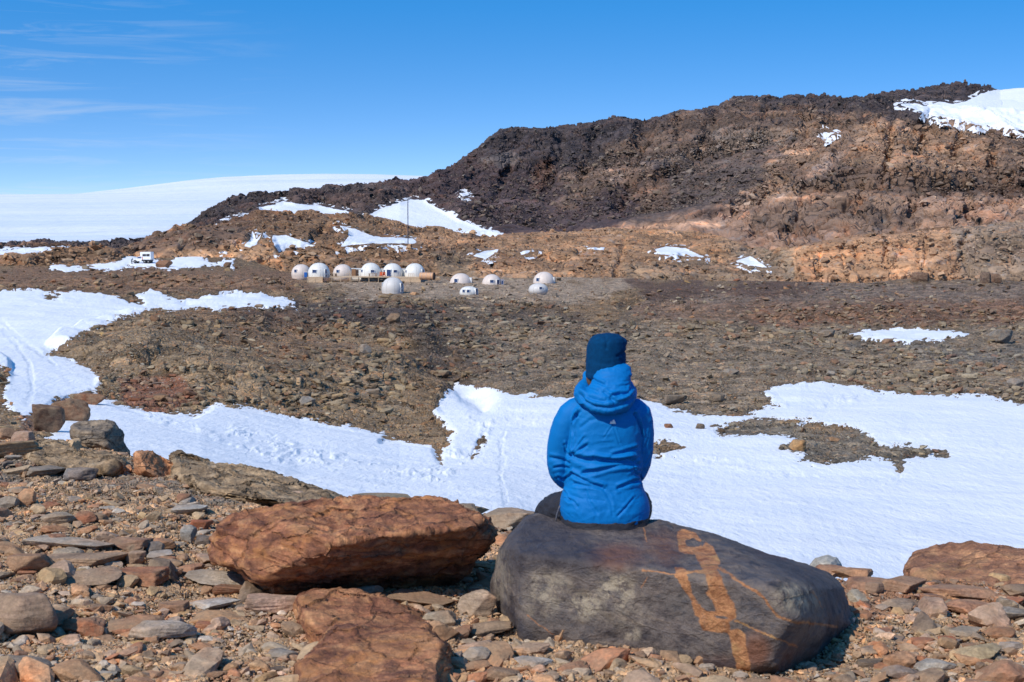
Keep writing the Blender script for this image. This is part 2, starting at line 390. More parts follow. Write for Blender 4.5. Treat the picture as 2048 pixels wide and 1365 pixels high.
sn1 = [[(107, 861), (135, 835), (172, 799), (215, 799), (258, 812), (306, 828), (387, 828), (430, 807), (473, 810), (537, 823), (607, 839), (698, 855), (768, 866), (763, 877), (805, 882), (865, 888), (881, 925), (886, 893), (907, 861), (868, 822), (885, 795), (913, 769), (1020, 785), (1090, 793), (1265, 797), (1330, 815), (1400, 830), (1450, 833), (1500, 828), (1530, 815), (1572, 815), (1545, 800), (1520, 790), (1560, 772), (1600, 767), (1680, 768), (1750, 780), (1800, 788), (1900, 788), (1990, 795), (2048, 808), (2700, 830), (2700, 1400), (-700, 1400), (-700, 880), (60, 905)],
       [(-700, 590), (0, 583), (60, 575), (100, 583), (150, 582), (180, 585), (250, 601), (285, 606), (275, 590), (300, 583), (345, 594), (372, 603), (395, 598), (420, 588), (480, 584), (522, 583), (560, 593), (597, 606), (590, 613), (500, 614), (420, 617), (340, 620), (280, 622), (230, 640), (180, 660), (130, 688), (98, 705), (130, 716), (170, 735), (200, 758), (190, 780), (140, 790), (110, 800), (80, 820), (50, 842), (30, 832), (8, 800), (0, 790), (20, 760), (15, 740), (0, 732), (-700, 740)],
       [(1693, 669), (1730, 662), (1800, 658), (1860, 660), (1900, 664), (1932, 670), (1880, 677), (1840, 678), (1815, 684), (1760, 678), (1710, 674)],
       [(94, 540), (104, 521), (114, 512), (122, 523), (131, 531), (155, 534), (185, 534), (210, 524), (236, 511), (260, 500), (275, 515), (318, 521), (339, 525), (374, 505), (399, 510), (421, 523), (436, 523), (447, 516), (471, 517), (466, 535), (404, 532), (339, 537), (275, 536), (189, 538), (146, 541)]]
sn2 = [[(545, 471), (571, 471), (602, 482), (637, 492), (606, 495), (571, 497), (558, 506), (547, 488)],
    [(674, 449), (703, 457), (720, 462), (747, 473), (773, 475), (826, 477), (835, 488), (791, 488), (747, 486), (703, 490), (679, 495), (698, 473), (685, 457)],
    [(505, 462), (513, 480), (525, 466), (512, 490), (500, 495), (488, 493), (500, 480)], [(942, 512), (965, 503), (997, 499), (992, 508), (970, 518)], [(1030, 508), (1050, 502), (1073, 501), (1045, 511)],
    [(1166, 497), (1190, 495), (1208, 496), (1206, 501)], [(1305, 500), (1330, 494), (1370, 496), (1410, 515), (1380, 513), (1320, 509)], [(1471, 523), (1500, 513), (1534, 535), (1500, 531)],
    [(432, 514), (447, 509), (444, 515)]]
sn3 = [[(733, 432), (760, 418), (800, 405), (820, 398), (848, 400), (880, 418), (920, 440), (965, 457), (1002, 470), (960, 485), (800, 485), (720, 450)],
    [(518, 415), (545, 410), (566, 402), (592, 408), (640, 412), (690, 422), (737, 436), (745, 470), (560, 470), (500, 445), (440, 448), (478, 432), (520, 428)],
    [(1798, 209), (1830, 206), (1850, 212), (1880, 203), (1905, 210), (1940, 200), (1962, 186), (1990, 179), (2048, 174), (2600, 170), (2600, 330), (2048, 262), (1950, 250), (1880, 236)],
    [(1637, 266), (1655, 263), (1673, 266), (1650, 278)], [(920, 388), (935, 384), (938, 390), (926, 393)]]
# valley, hill and camp plain
kx = [-520, 0, 200, 400, 600, 800, 1000, 1200, 1400, 1600, 1800, 2048, 2568]
def con(py, Y): return ('p', list(zip(kx, py, Y)))
def zcon(Z, Y): return ('z', list(zip(kx, Z, Y)))
L1 = layer([
    ('z', [(-520, -4.6, 17), (2568, -5.0, 13)]),
    con([870, 885, 910, 950, 1005, 1035, 1050, 1110, 1150, 1170, 1195, 1195, 1195], [32, 30, 29, 28, 27, 26, 25, 24, 23, 22, 22, 22, 22]),
    con([815, 830, 835, 855, 900, 925, 935, 950, 960, 960, 960, 960, 960], [42, 42, 44, 45, 43, 42, 42, 42, 42, 42, 42, 42, 42]),
    con([765, 765, 795, 800, 830, 850, 800, 780, 820, 830, 790, 790, 790], [56, 56, 55, 55, 56, 58, 70, 75, 68, 64, 75, 75, 75]),
    con([690, 690, 700, 700, 710, 720, 710, 700, 700, 700, 700, 710, 710], [82, 82, 82, 88, 90, 90, 100, 105, 105, 105, 105, 100, 100]),
    con([610, 612, 625, 640, 640, 640, 640, 640, 640, 635, 630, 630, 630], [120, 120, 115, 112, 115, 118, 130, 150, 160, 160, 160, 160, 160]),
    ('p', [(-520, 548, 185), (0, 548, 185), (200, 548, 185), (400, 550, 180), (500, 556, 178), (560, 566, 175), (600, 580, 165), (700, 588, 150), (760, 587, 150), (800, 586, 155), (900, 592, 160), (1000, 600, 170), (1100, 598, 190), (1200, 592, 200), (1300, 580, 215), (1400, 572, 230), (1500, 562, 235), (1600, 566, 240), (1800, 563, 240), (2048, 566, 240), (2568, 566, 240)]),
    ('z', [(-520, -11, 260), (450, -11.5, 260), (620, -16, 280), (1250, -17.2, 300), (1450, -14.0, 300), (2568, -13.8, 300)]),
    ('z', [(-520, -11.6, 350), (450, -12.2, 350), (620, -16.7, 350), (1250, -17, 350), (1450, -15, 345), (2568, -15, 345)]),
    ('p', [(-520, 538, 400), (400, 536, 400), (520, 545, 400), (600, 560, 400), (1200, 563, 400), (1450, 568, 400), (2568, 572, 400)]),
    ('p', [(-520, 515, 447), (250, 511, 447), (470, 512, 447), (560, 540, 440), (620, 548, 440), (1200, 556, 440), (1450, 562, 440), (2568, 566, 440)]),
    ('z', [(-520, -16, 520), (2568, -30, 520)])],
    [8, 90, 80, 70, 62, 60, 12, 12, 24, 26, 6], PX, 5, [.3, 1, 1, 1.2, 1.8, 2.6, 3.0, 2.0, .8, .5, .8, 1],
    [(38, 0.55, 3, 20, False), (14, 0.25, 4, 21, False), (3.0, 0.09, 4, 22, False)], sn1, 0.6, [('poly', [(200, 700), (320, 640), (560, 622), (840, 640), (880, 720), (700, 790), (400, 790)], 60, 1.1), ('line', [(560, 668), (760, 690), (900, 740), (960, 790)], 22, -1.0), ('poly', [(1000, 650), (1300, 640), (1500, 660), (1350, 720), (1100, 720)], 50, 0.9), ('line', [(1250, 612), (1600, 640), (2048, 650)], 10, -0.9), ('poly', [(1500, 600), (2048, 590), (2048, 625), (1600, 632)], 20, 0.8), ('line', [(300, 730), (420, 700), (560, 720)], 16, -0.7)])
# orange outcrop
L2 = layer([
    ('z', [(-520, -22, 395), (470, -22, 410), (2568, -26, 425)]),
    ('p', [(-520, 560, 402), (80, 556, 402), (110, 545, 410), (230, 545, 410), (260, 530, 440), (470, 530, 440), (500, 545, 430), (600, 555, 430), (850, 562, 430), (1000, 566, 430), (1400, 575, 430), (2568, 582, 430)]),
    ('p', [(-520, 528, 412), (0, 530, 412), (60, 528, 412), (110, 528, 417), (170, 520, 419), (230, 525, 422), (270, 512, 450), (400, 500, 452), (500, 508, 450), (620, 525, 440), (850, 530, 445), (1000, 535, 465), (1200, 538, 470), (1400, 540, 470), (1560, 548, 450), (1600, 538, 442), (1800, 538, 440), (2048, 535, 440), (2568, 535, 440)]),
    ('p', [(-520, 518, 430), (0, 521, 425), (60, 518, 425), (100, 513, 425), (130, 505, 427), (180, 501, 430), (215, 506, 430), (245, 508, 445), (300, 492, 460), (400, 478, 465), (500, 478, 470), (620, 480, 475), (700, 492, 480), (850, 500, 500), (1000, 505, 540), (1200, 505, 560), (1400, 510, 560), (1500, 524, 540), (1580, 515, 465), (1640, 502, 455), (1800, 492, 460), (2048, 485, 460), (2568, 485, 460)]),
    ('p', [(-520, 518, 460), (0, 520, 455), (60, 517, 450), (100, 509, 445), (150, 499, 445), (180, 495, 447), (205, 498, 450), (240, 507, 480), (255, 500, 500), (285, 484, 520), (310, 463, 530), (345, 453, 540), (380, 449, 545), (430, 446, 550), (455, 440, 560), (485, 432, 570), (520, 419, 575), (560, 424, 575), (590, 432, 570), (620, 428, 570), (660, 432, 570), (700, 430, 575), (745, 438, 590), (790, 446, 610), (830, 456, 630), (880, 457, 640), (920, 465, 650), (960, 476, 660), (1000, 474, 660), (1060, 471, 660), (1120, 466, 670), (1175, 459, 680), (1215, 455, 680), (1255, 461, 680), (1310, 463, 690), (1360, 463, 690), (1400, 468, 680), (1450, 476, 650), (1500, 498, 600), (1560, 502, 520), (1600, 492, 500), (1640, 485, 500), (1700, 478, 500), (1760, 470, 510), (1830, 462, 520), (1900, 456, 520), (1960, 450, 520), (2048, 441, 530), (2568, 425, 530)]),
    ('z', [(-520, -30, 520), (1000, -30, 760), (2568, -30, 640)])],
    [6, 30, 40, 66, 14], PX, 3, [1, .9, .8, .9, .7, 1],
    [(45, 1.6, 4, 41, True), (14, 0.8, 4, 42, False), ((9, 9, 2.2), 0.7, 3, 43, True)], sn2, 0.9, [('poly', [(1600, 492), (1700, 480), (1900, 458), (2700, 430), (2700, 562), (1600, 568), (1590, 520)], 8, 3.2), ('line', [(1936, 458), (1925, 510), (1945, 565)], 6, -3), ('line', [(1640, 500), (1636, 560)], 4, -2), ('line', [(1690, 490), (1686, 545)], 4, -1.6), ('line', [(1780, 480), (1775, 540)], 4, -1.8), ('line', [(1850, 470), (1846, 550)], 4, -2), ('line', [(1250, 480), (1230, 540)], 6, -2), ('line', [(1100, 500), (1350, 520)], 6, 2), ('line', [(650, 440), (620, 480), (560, 500)], 6, -3)])
# dark mountain
L3 = layer([
    ('z', [(-520, -60, 650), (2568, -60, 650)]),
    ('p', [(-520, 540, 700), (300, 530, 700), (380, 470, 720), (600, 460, 760), (900, 495, 760), (1200, 495, 760), (1500, 525, 700), (2568, 500, 640)]),
    ('p', [(-520, 530, 800), (300, 510, 800), (380, 458, 800), (450, 440, 830), (560, 436, 860), (700, 440, 860), (800, 442, 850), (900, 450, 850), (1000, 458, 850), (1100, 460, 850), (1200, 452, 840), (1300, 442, 830), (1400, 430, 800), (1500, 425, 770), (1600, 420, 750), (1800, 425, 730), (2048, 425, 720), (2568, 420, 720)]),
    ('p', [(-520, 525, 900), (300, 500, 900), (380, 452, 900), (450, 428, 930), (560, 410, 960), (700, 408, 980), (800, 400, 960), (900, 410, 960), (1000, 415, 960), (1100, 410, 960), (1200, 395, 950), (1300, 385, 930), (1400, 378, 900), (1500, 382, 830), (1600, 378, 800), (1700, 385, 780), (1800, 380, 770), (1920, 388, 760), (2048, 382, 760), (2568, 380, 760)]),
    ('p', [(-520, 522, 1000), (300, 495, 1000), (380, 450, 960), (450, 424, 1000), (560, 401, 1050), (700, 395, 1080), (800, 390, 1060), (900, 365, 1080), (1000, 345, 1100), (1100, 340, 1120), (1200, 325, 1120), (1300, 318, 1080), (1400, 312, 1050), (1500, 310, 1000), (1600, 300, 950), (1700, 310, 900), (1800, 300, 900), (1920, 320, 880), (2048, 330, 870), (2568, 330, 860)]),
    ('p', [(-520, 521, 1050), (300, 492, 1050), (380, 448, 1000), (450, 421, 1050), (560, 396, 1120), (700, 388, 1140), (800, 384, 1130), (900, 345, 1160), (1000, 285, 1190), (1100, 275, 1220), (1200, 262, 1250), (1300, 262, 1230), (1400, 245, 1230), (1500, 225, 1240), (1600, 222, 1200), (1640, 216, 1120), (1700, 213, 1100), (1780, 214, 1100), (1820, 222, 1090), (1880, 238, 1080), (1930, 246, 1070), (1990, 255, 1060), (2048, 263, 1050), (2568, 320, 1050)]),
    ('p', [(-520, 520, 1100), (0, 515, 1100), (300, 490, 1100), (345, 470, 1040), (380, 446, 1020), (395, 436, 1060), (420, 426, 1080), (450, 418, 1100), (485, 411, 1120), (515, 399, 1150), (540, 393, 1170), (565, 392, 1180), (590, 398, 1180), (620, 389, 1180), (650, 385, 1180), (700, 385, 1200), (750, 383, 1200), (790, 381, 1200), (815, 374, 1200), (840, 366, 1210), (865, 357, 1220), (900, 336, 1240), (930, 318, 1250), (950, 303, 1250), (972, 290, 1260), (1000, 264, 1270), (1020, 259, 1280), (1060, 263, 1290), (1100, 255, 1300), (1150, 245, 1310), (1200, 238, 1320), (1240, 234, 1330), (1270, 240, 1330), (1290, 247, 1330), (1310, 240, 1330), (1335, 235, 1330), (1360, 223, 1330), (1400, 220, 1330), (1440, 215, 1330), (1460, 206, 1330), (1480, 199, 1330), (1510, 196, 1330), (1560, 196, 1330), (1590, 190, 1330), (1620, 195, 1330), (1680, 196, 1330), (1730, 193, 1330), (1755, 186, 1340), (1800, 178, 1340), (1840, 170, 1350), (1880, 165, 1360), (1930, 164, 1360), (1970, 170, 1380), (2000, 177, 1400), (2040, 172, 1400), (2100, 168, 1400), (2568, 150, 1400)]),
    ('z', [(-520, -40, 1200), (300, -40, 1200), (900, -20, 1500), (2568, 20, 1700)])],
    [6, 28, 40, 52, 52, 34, 16], cols(1.6), 3, [1, 1, .9, 1, 1.15, 1.1, .45, 1],
    [((60, 300, 110), 5.5, 4, 61, True), (28, 1.1, 3, 62, False), ((26, 26, 5), 1.3, 3, 63, True)], sn3, 0.93, [('line', [(1296, 248), (1290, 290), (1268, 340), (1240, 400)], 14, -16), ('line', [(1130, 262), (1120, 310), (1090, 370)], 10, -8), ('line', [(1210, 245), (1190, 300), (1160, 350)], 9, -8), ('line', [(1040, 270), (1020, 330), (990, 390)], 10, -7), ('line', [(1440, 220), (1430, 270), (1400, 310)], 9, -8),
    ('poly', [(1300, 235), (1480, 200), (1640, 200), (1600, 262), (1480, 300), (1400, 312), (1280, 372), (1240, 378)], 12, 11), ('poly', [(1740, 205), (2700, 255), (2700, 372), (1560, 380), (1620, 320), (1690, 262)], 14, 13), ('line', [(1784, 285), (1780, 350), (1770, 372)], 7, -9), ('line', [(1925, 270), (1900, 340)], 6, -7), ('line', [(1990, 300), (1980, 370)], 6, -7), ('line', [(1850, 250), (1840, 330)], 6, -6),
    ('poly', [(1250, 455), (1420, 415), (1560, 398), (2700, 385), (2700, 560), (1250, 560)], 12, 6), ('line', [(1600, 400), (1590, 450), (1560, 480)], 6, -5), ('line', [(1720, 395), (1715, 440)], 6, -5), ('line', [(1830, 400), (1800, 460)], 7, -5), ('line', [(1940, 395), (1930, 440)], 6, -5), ('poly', [(960, 262), (1280, 235), (1270, 300), (1150, 335), (1050, 340), (960, 320)], 14, 8),
    ('line', [(1540, 205), (1530, 250)], 6, -6), ('line', [(1360, 225), (1350, 290)], 6, -6), ('line', [(1590, 200), (1610, 260)], 7, -6), ('line', [(1680, 215), (1640, 300), (1540, 390), (1460, 430)], 16, -9)])
# far dark ridge at the left edge
PXR = cols(2.5, -520, 400)[:]; PXR = PXR[PXR < 420]
LR = layer([('z', [(-520, -30, 640), (420, -30, 640)]), ('p', [(-520, 520, 650), (420, 530, 650)]), ('p', [(-520, 507, 700), (0, 508, 700), (60, 505, 700), (110, 504, 700), (150, 508, 700), (200, 520, 700), (420, 530, 700)]),
            ('p', [(-520, 501, 780), (0, 504, 780), (60, 503, 780), (110, 502, 780), (150, 507, 780), (420, 530, 780)]),
            ('p', [(-520, 492, 860), (0, 496, 860), (40, 493, 860), (80, 492, 860), (120, 494, 860), (150, 500, 860), (200, 520, 860), (420, 530, 860)]), ('z', [(-520, -40, 950), (420, -40, 950)])],
           [4, 20, 12, 14, 6], PXR, 2, None, [(25, 2.0, 4, 71, True), (9, 0.8, 3, 72, False)])
# ice sheet
PXI = np.linspace(-3200, 5000, 900)
L4 = layer([('z', [(-3200, -55, 900), (5000, -55, 900)]), ('p', [(-3200, 503, 1500), (0, 500, 1500), (5000, 503, 1500)]), ('p', [(-3200, 470, 2600), (0, 468, 2600), (300, 462, 2600), (5000, 460, 2600)]),
            ('p', [(-3200, 435, 4200), (0, 430, 4200), (400, 428, 4200), (700, 424, 4200), (5000, 430, 4200)]),
            ('p', [(-3200, 402, 6800), (0, 400, 6800), (300, 396, 6800), (500, 392, 6800), (800, 385, 6800), (5000, 400, 6800)]),
            ('p', [(-3200, 391, 8500), (0, 390, 8500), (150, 390, 8500), (300, 388, 8500), (500, 378, 8500), (800, 370, 8500), (5000, 395, 8500)]),
            ('p', [(-3200, 389, 9500), (0, 389, 9500), (150, 388, 9500), (240, 377, 9800), (300, 369, 10000), (370, 360, 10300), (450, 352.5, 10600), (550, 348, 11000), (650, 346, 11000), (750, 347, 11000), (850, 351, 11000), (1100, 362, 11000), (5000, 390, 11000)]),
            ('z', [(-3200, -60, 14000), (5000, -60, 14000)])],
           [8, 40, 40, 40, 20, 30, 8], PXI, 2, None, [((900, 500, 400), 2.5, 3, 81, False)])
#=====zones
ROCK = {
 'dark': (0.060, 0.046, 0.043), 'darkbrown': (0.105, 0.066, 0.047), 'brown': (0.165, 0.105, 0.068), 'tan': (0.26, 0.19, 0.13), 'grey': (0.17, 0.15, 0.13),
 'orange': (0.30, 0.145, 0.075), 'rust': (0.20, 0.085, 0.045), 'pale': (0.36, 0.31, 0.26), 'purple': (0.075, 0.052, 0.056), 'gravel': (0.42, 0.275, 0.160)}
K = ROCK
mat_fore = terrain_mat('foreground_gravel', 0.11, 0.030, speck=0.55, flat=0.8, smallscale=1.0, speck_col=(0.45, 0.38, 0.31), contrast=1.0, crack=1.2)
mat_mid = terrain_mat('hill_rubble', 0.8, 0.13, speck=0.45, flat=0.75, smallscale=1.0)
mat_out = terrain_mat('outcrop_rock', 9.0, 0.8, strata_rot=0.10, speck=0.12, flat=0.55, speck_col=(0.4, 0.3, 0.22), contrast=0.6, crack=1.6, joints=1.3, lump=0.4, finec=0.6)
mat_mtn = terrain_mat('mountain_rock', 15.0, 2.2, strata_rot=0.22, speck=0.14, flat=0.6, smallscale=1.5, speck_col=(0.26, 0.20, 0.17), contrast=0.55, crack=1.8, joints=1.5, lump=0.35, finec=0.55)

def snow_mat(name, c=(0.86, 0.865, 0.88), sc=6.0, b=0.35, dist=0.03, streak=None):
    n = NT(name); p = n.pos()
    q = n.mapv(p, (1, 0.35, 1), (0, 0, R(-62)))
    v = n.noise(q, sc, 8, 0.62); v2 = n.noise(p, sc * 0.12, 4, 0.5)
    col = n.mix(1.0, c, n.ramp(v2, [(0.3, (0.93, 0.95, 0.98)), (0.7, (1.03, 1.02, 1.01))]), 'MULTIPLY')
    if streak:
        s1 = n.noise(n.mapv(p, (0.003, 0.0045, 0.004)), 1.0, 8, 0.65, 0.6)
        m = n.math('MULTIPLY', n.rng(s1, 0.50, 0.66), n.rng(n.sepc_xyz(p)[1], 3300, 1900))
        col = n.mix(m, col, (0.42, 0.46, 0.52))
        s2 = n.noise(n.mapv(p, (0.0004, 0.002, 0.001), loc=(3, 8, 0)), 1.0, 6, 0.6)
        col = n.mix(n.rng(s2, 0.45, 0.75, 0, 0.6), col, (0.52, 0.64, 0.80))
    n.base(col, 0.55, 0.25)
    n.bump(n.math('MULTIPLY_ADD', v2, 2.0, v), b, dist)
    return n.m
def _sx(self, v):
    x = self.n('ShaderNodeSeparateXYZ'); self.l(v, x.inputs[0]); return x.outputs
NT.sepc_xyz = _sx
mat_snow = snow_mat('snow_surface', b=0.9, dist=0.09, sc=3.6)
mat_snow_far = snow_mat('far_snow', sc=0.25, b=0.5, dist=1.2)
mat_ice = snow_mat('ice_sheet', (0.82, 0.84, 0.87), sc=0.02, b=0.6, dist=10.0, streak=True)

build_rock('ground', L0, mat_fore, K['gravel'], [
    ([(-600, 840), (700, 990), (720, 1040), (300, 980), (-600, 940)], 30, (0.22, 0.18, 0.14), 0.9),
    ([(1650, 1150), (2600, 1100), (2600, 1250), (1650, 1230)], 40, (0.27, 0.14, 0.08), 0.9),
    ([(900, 1010), (1100, 1010), (1100, 1060), (900, 1060)], 10, (0.27, 0.21, 0.15), 1)])
ho1 = [[(1419, 856), (1461, 849), (1517, 838), (1563, 838), (1646, 845), (1702, 856), (1743, 868), (1748, 884), (1804, 889), (1859, 898), (1896, 912), (1841, 919), (1808, 924), (1799, 940), (1780, 926), (1748, 914), (1702, 923), (1646, 930), (1600, 923), (1609, 909), (1563, 900), (1586, 884), (1591, 875), (1544, 866), (1480, 870), (1433, 870)],
       [(1296, 884), (1340, 885), (1366, 899), (1330, 909), (1296, 911)], [(84, 866), (104, 858), (100, 872), (86, 878)],
       [(88, 591), (118, 588), (112, 596), (96, 597)], [(938, 905), (955, 888), (968, 868), (972, 884), (958, 900), (944, 915)]]
sd1 = snow_sd(L1, sn1, ho1)
HB, HD = (0.225, 0.152, 0.088), (0.100, 0.073, 0.055)
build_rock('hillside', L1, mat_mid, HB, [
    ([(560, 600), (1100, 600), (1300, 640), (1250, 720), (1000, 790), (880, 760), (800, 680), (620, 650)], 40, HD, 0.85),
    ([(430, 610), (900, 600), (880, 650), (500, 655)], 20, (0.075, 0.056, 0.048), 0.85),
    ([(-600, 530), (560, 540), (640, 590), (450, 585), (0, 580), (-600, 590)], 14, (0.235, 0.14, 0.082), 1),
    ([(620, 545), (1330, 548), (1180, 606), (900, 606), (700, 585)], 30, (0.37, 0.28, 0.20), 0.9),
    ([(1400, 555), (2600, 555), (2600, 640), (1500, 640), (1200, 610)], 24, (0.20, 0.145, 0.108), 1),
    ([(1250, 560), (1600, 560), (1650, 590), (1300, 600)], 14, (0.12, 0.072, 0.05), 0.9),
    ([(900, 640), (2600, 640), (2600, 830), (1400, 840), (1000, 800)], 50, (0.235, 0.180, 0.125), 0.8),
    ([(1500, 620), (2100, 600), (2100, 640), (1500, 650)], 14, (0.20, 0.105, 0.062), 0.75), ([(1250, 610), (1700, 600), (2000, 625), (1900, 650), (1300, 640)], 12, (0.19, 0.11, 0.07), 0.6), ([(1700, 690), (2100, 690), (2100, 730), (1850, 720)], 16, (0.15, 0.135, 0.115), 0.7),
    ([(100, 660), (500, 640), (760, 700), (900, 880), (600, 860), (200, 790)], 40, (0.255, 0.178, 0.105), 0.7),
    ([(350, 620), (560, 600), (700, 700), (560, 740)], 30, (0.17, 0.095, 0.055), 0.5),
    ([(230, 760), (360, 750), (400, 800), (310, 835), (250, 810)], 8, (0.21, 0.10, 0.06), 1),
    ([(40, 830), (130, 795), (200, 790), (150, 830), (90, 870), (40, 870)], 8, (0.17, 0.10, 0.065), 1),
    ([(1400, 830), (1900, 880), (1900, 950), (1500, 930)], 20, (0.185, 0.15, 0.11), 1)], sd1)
G1 = L1.G; rel = np.zeros(L1.px.shape); Uv = G1 / G1[..., 1:2]
lum = fbm(Uv, (0.0055, 9, 0.0022), 4, 55); lum2 = fbm(Uv, (0.018, 9, 0.004), 4, 57)
for line, wd, a, g in [([(870, 955), (900, 935), (945, 912), (965, 880), (975, 850), (950, 838), (1000, 830), (1060, 840)], 12, 7, -6), ([(1010, 868), (1000, 890), (1006, 925), (1000, 950), (1012, 1005)], 6, 3.5, -6),
                       ([(470, 865), (540, 885), (600, 905), (700, 925), (790, 940), (870, 950)], 12, 6, -1), ([(300, 835), (400, 862), (470, 890), (560, 925)], 9, 3, 2),
                       ([(500, 905), (620, 925), (720, 950), (780, 965)], 9, 3.5, -2), ([(1310, 915), (1420, 922), (1520, 938), (1640, 962), (1720, 972), (1790, 962), (1815, 938)], 8, 5, -5), ([(1625, 838), (1640, 820), (1690, 800), (1760, 792)], 10, 4.5, -2),
                       ([(860, 870), (900, 905), (915, 930), (880, 960)], 16, 7, -2), ([(0, 640), (40, 680), (90, 715), (110, 730)], 6, 1.5, -3), ([(10, 660), (60, 730), (66, 780), (56, 810)], 7, 1.5, -2), ([(1750, 868), (1900, 880), (2048, 905)], 30, 1, 2)]:
    d = lsd(L1.px, L1.py, line); e = np.exp(-(d / wd) ** 2); rel += e * (lum * a * 0.9 + lum2 * a * 0.9) + 0.6 * g * np.exp(-(d / (wd * 0.55)) ** 2)
tag(build_snow('snow_field', L1, sd1, mat_snow, 0.8, rel, lump=0.5))
O = (0.29, 0.165, 0.10)
sd2 = snow_sd(L2, sn2, rag=1.5)
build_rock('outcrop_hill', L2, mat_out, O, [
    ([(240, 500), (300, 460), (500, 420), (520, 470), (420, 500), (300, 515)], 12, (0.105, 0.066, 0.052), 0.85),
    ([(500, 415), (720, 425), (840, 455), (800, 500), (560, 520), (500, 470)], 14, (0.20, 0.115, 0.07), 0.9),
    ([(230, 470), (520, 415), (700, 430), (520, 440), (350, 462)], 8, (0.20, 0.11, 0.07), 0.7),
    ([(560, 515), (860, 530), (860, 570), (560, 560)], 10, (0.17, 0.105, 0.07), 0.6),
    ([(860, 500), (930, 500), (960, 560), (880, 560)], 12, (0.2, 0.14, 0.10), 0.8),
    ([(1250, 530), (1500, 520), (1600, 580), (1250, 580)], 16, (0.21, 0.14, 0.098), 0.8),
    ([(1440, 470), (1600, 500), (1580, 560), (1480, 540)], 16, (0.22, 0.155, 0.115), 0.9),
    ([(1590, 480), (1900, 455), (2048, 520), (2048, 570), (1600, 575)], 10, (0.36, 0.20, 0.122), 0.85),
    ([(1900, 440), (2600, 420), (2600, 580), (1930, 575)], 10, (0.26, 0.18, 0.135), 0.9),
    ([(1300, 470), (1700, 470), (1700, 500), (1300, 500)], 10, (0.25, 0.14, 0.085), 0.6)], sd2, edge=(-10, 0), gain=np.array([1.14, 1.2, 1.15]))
build_snow('snow_patch', L2, sd2, mat_snow_far, 0.45, lump=0.12)
sd3 = snow_sd(L3, sn3, rag=1.6)
MB = (0.105, 0.063, 0.044)
build_rock('mountain', L3, mat_mtn, (0.066, 0.052, 0.052), [
    ([(760, 350), (1020, 300), (1200, 340), (1400, 330), (1480, 420), (1300, 460), (1000, 480), (840, 420)], 26, (0.068, 0.047, 0.048), 0.9),
    ([(1380, 300), (1640, 230), (1560, 330), (1440, 440), (1290, 470), (1250, 440)], 18, (0.100, 0.074, 0.064), 0.9),
    ([(960, 265), (1300, 240), (1300, 330), (1150, 330), (980, 320)], 20, (0.052, 0.044, 0.048), 0.7),
    ([(1280, 250), (1480, 210), (1640, 240), (1560, 300), (1300, 330), (1180, 400), (1100, 430), (1130, 360)], 22, (0.135, 0.092, 0.07), 0.85),
    ([(1620, 225), (2600, 280), (2600, 420), (1700, 400), (1480, 410)], 22, (0.215, 0.140, 0.098), 1),
    ([(1700, 240), (1960, 260), (2000, 350), (1760, 350)], 16, (0.33, 0.205, 0.13), 0.85),
    ([(1560, 330), (2600, 350), (2600, 390), (1600, 400)], 14, (0.085, 0.058, 0.048), 0.6),
    ([(1150, 478), (1300, 445), (1480, 400), (2600, 382), (2600, 560), (1100, 560)], 22, (0.30, 0.19, 0.135), 0.95),
    ([(1500, 400), (1800, 395), (1900, 440), (1600, 470), (1500, 440)], 16, (0.15, 0.105, 0.08), 0.6),
    ([(1310, 320), (1420, 290), (1540, 285), (1530, 300), (1420, 305), (1330, 330)], 7, (0.26, 0.20, 0.165), 0.7),
    ([(1400, 262), (1460, 256), (1600, 272), (1560, 290), (1440, 285)], 6, (0.22, 0.18, 0.155), 0.55),
    ([(1200, 350), (1300, 322), (1330, 330), (1230, 372)], 7, (0.25, 0.17, 0.13), 0.6),
    ([(1590, 370), (1650, 310), (1700, 290), (1670, 330), (1620, 372), (1560, 400)], 7, (0.30, 0.22, 0.18), 0.75),
    ([(1080, 320), (1110, 330), (1080, 395), (1060, 380)], 7, (0.16, 0.085, 0.06), 0.7), ([(960, 320), (1010, 305), (1060, 315), (1000, 335)], 7, (0.14, 0.12, 0.115), 0.6),
    ([(1250, 350), (1330, 335), (1350, 420), (1280, 430)], 10, (0.14, 0.085, 0.058), 0.7),
    ([(380, 450), (560, 390), (800, 380), (760, 420), (560, 410), (420, 450)], 8, (0.078, 0.052, 0.046), 0.7)], sd3, calm=0.72 * sstep(-12, 12, np.maximum(psd(L3.px, L3.py, [(860, 400), (1000, 370), (1180, 400), (1290, 385), (1420, 322), (1560, 300), (1640, 262), (1600, 330), (1500, 400), (1300, 455), (1150, 475), (1000, 485), (900, 440)]), psd(L3.px, L3.py, [(1250, 480), (1400, 430), (1500, 470), (1250, 540)]))), edge=(-10, 0), gain=np.array([1.12, 1.12, 1.12]))
build_snow('mountain_snow', L3, sd3, mat_snow_far, 0.4, lump=0.1)
sdr = snow_sd(LR, [[(-600, 498), (0, 501), (60, 497), (130, 495), (146, 500), (130, 504), (60, 505), (30, 507), (-600, 506)]], rag=2)
build_rock('dark_ridge', LR, mat_mtn, (0.05, 0.042, 0.045), [([(-600, 485), (200, 485), (200, 497), (-600, 497)], 3, (0.13, 0.08, 0.055), 1)], sdr)
build_snow('ridge_snow', LR, sdr, mat_snow_far, 0.4, lump=0.1)
nr, nc = L4.px.shape
tag(link('ice_sheet', np_mesh('ice_sheet', L4.G.reshape(-1, 3), quads(nr, nc), True), mat_ice), kind='structure')
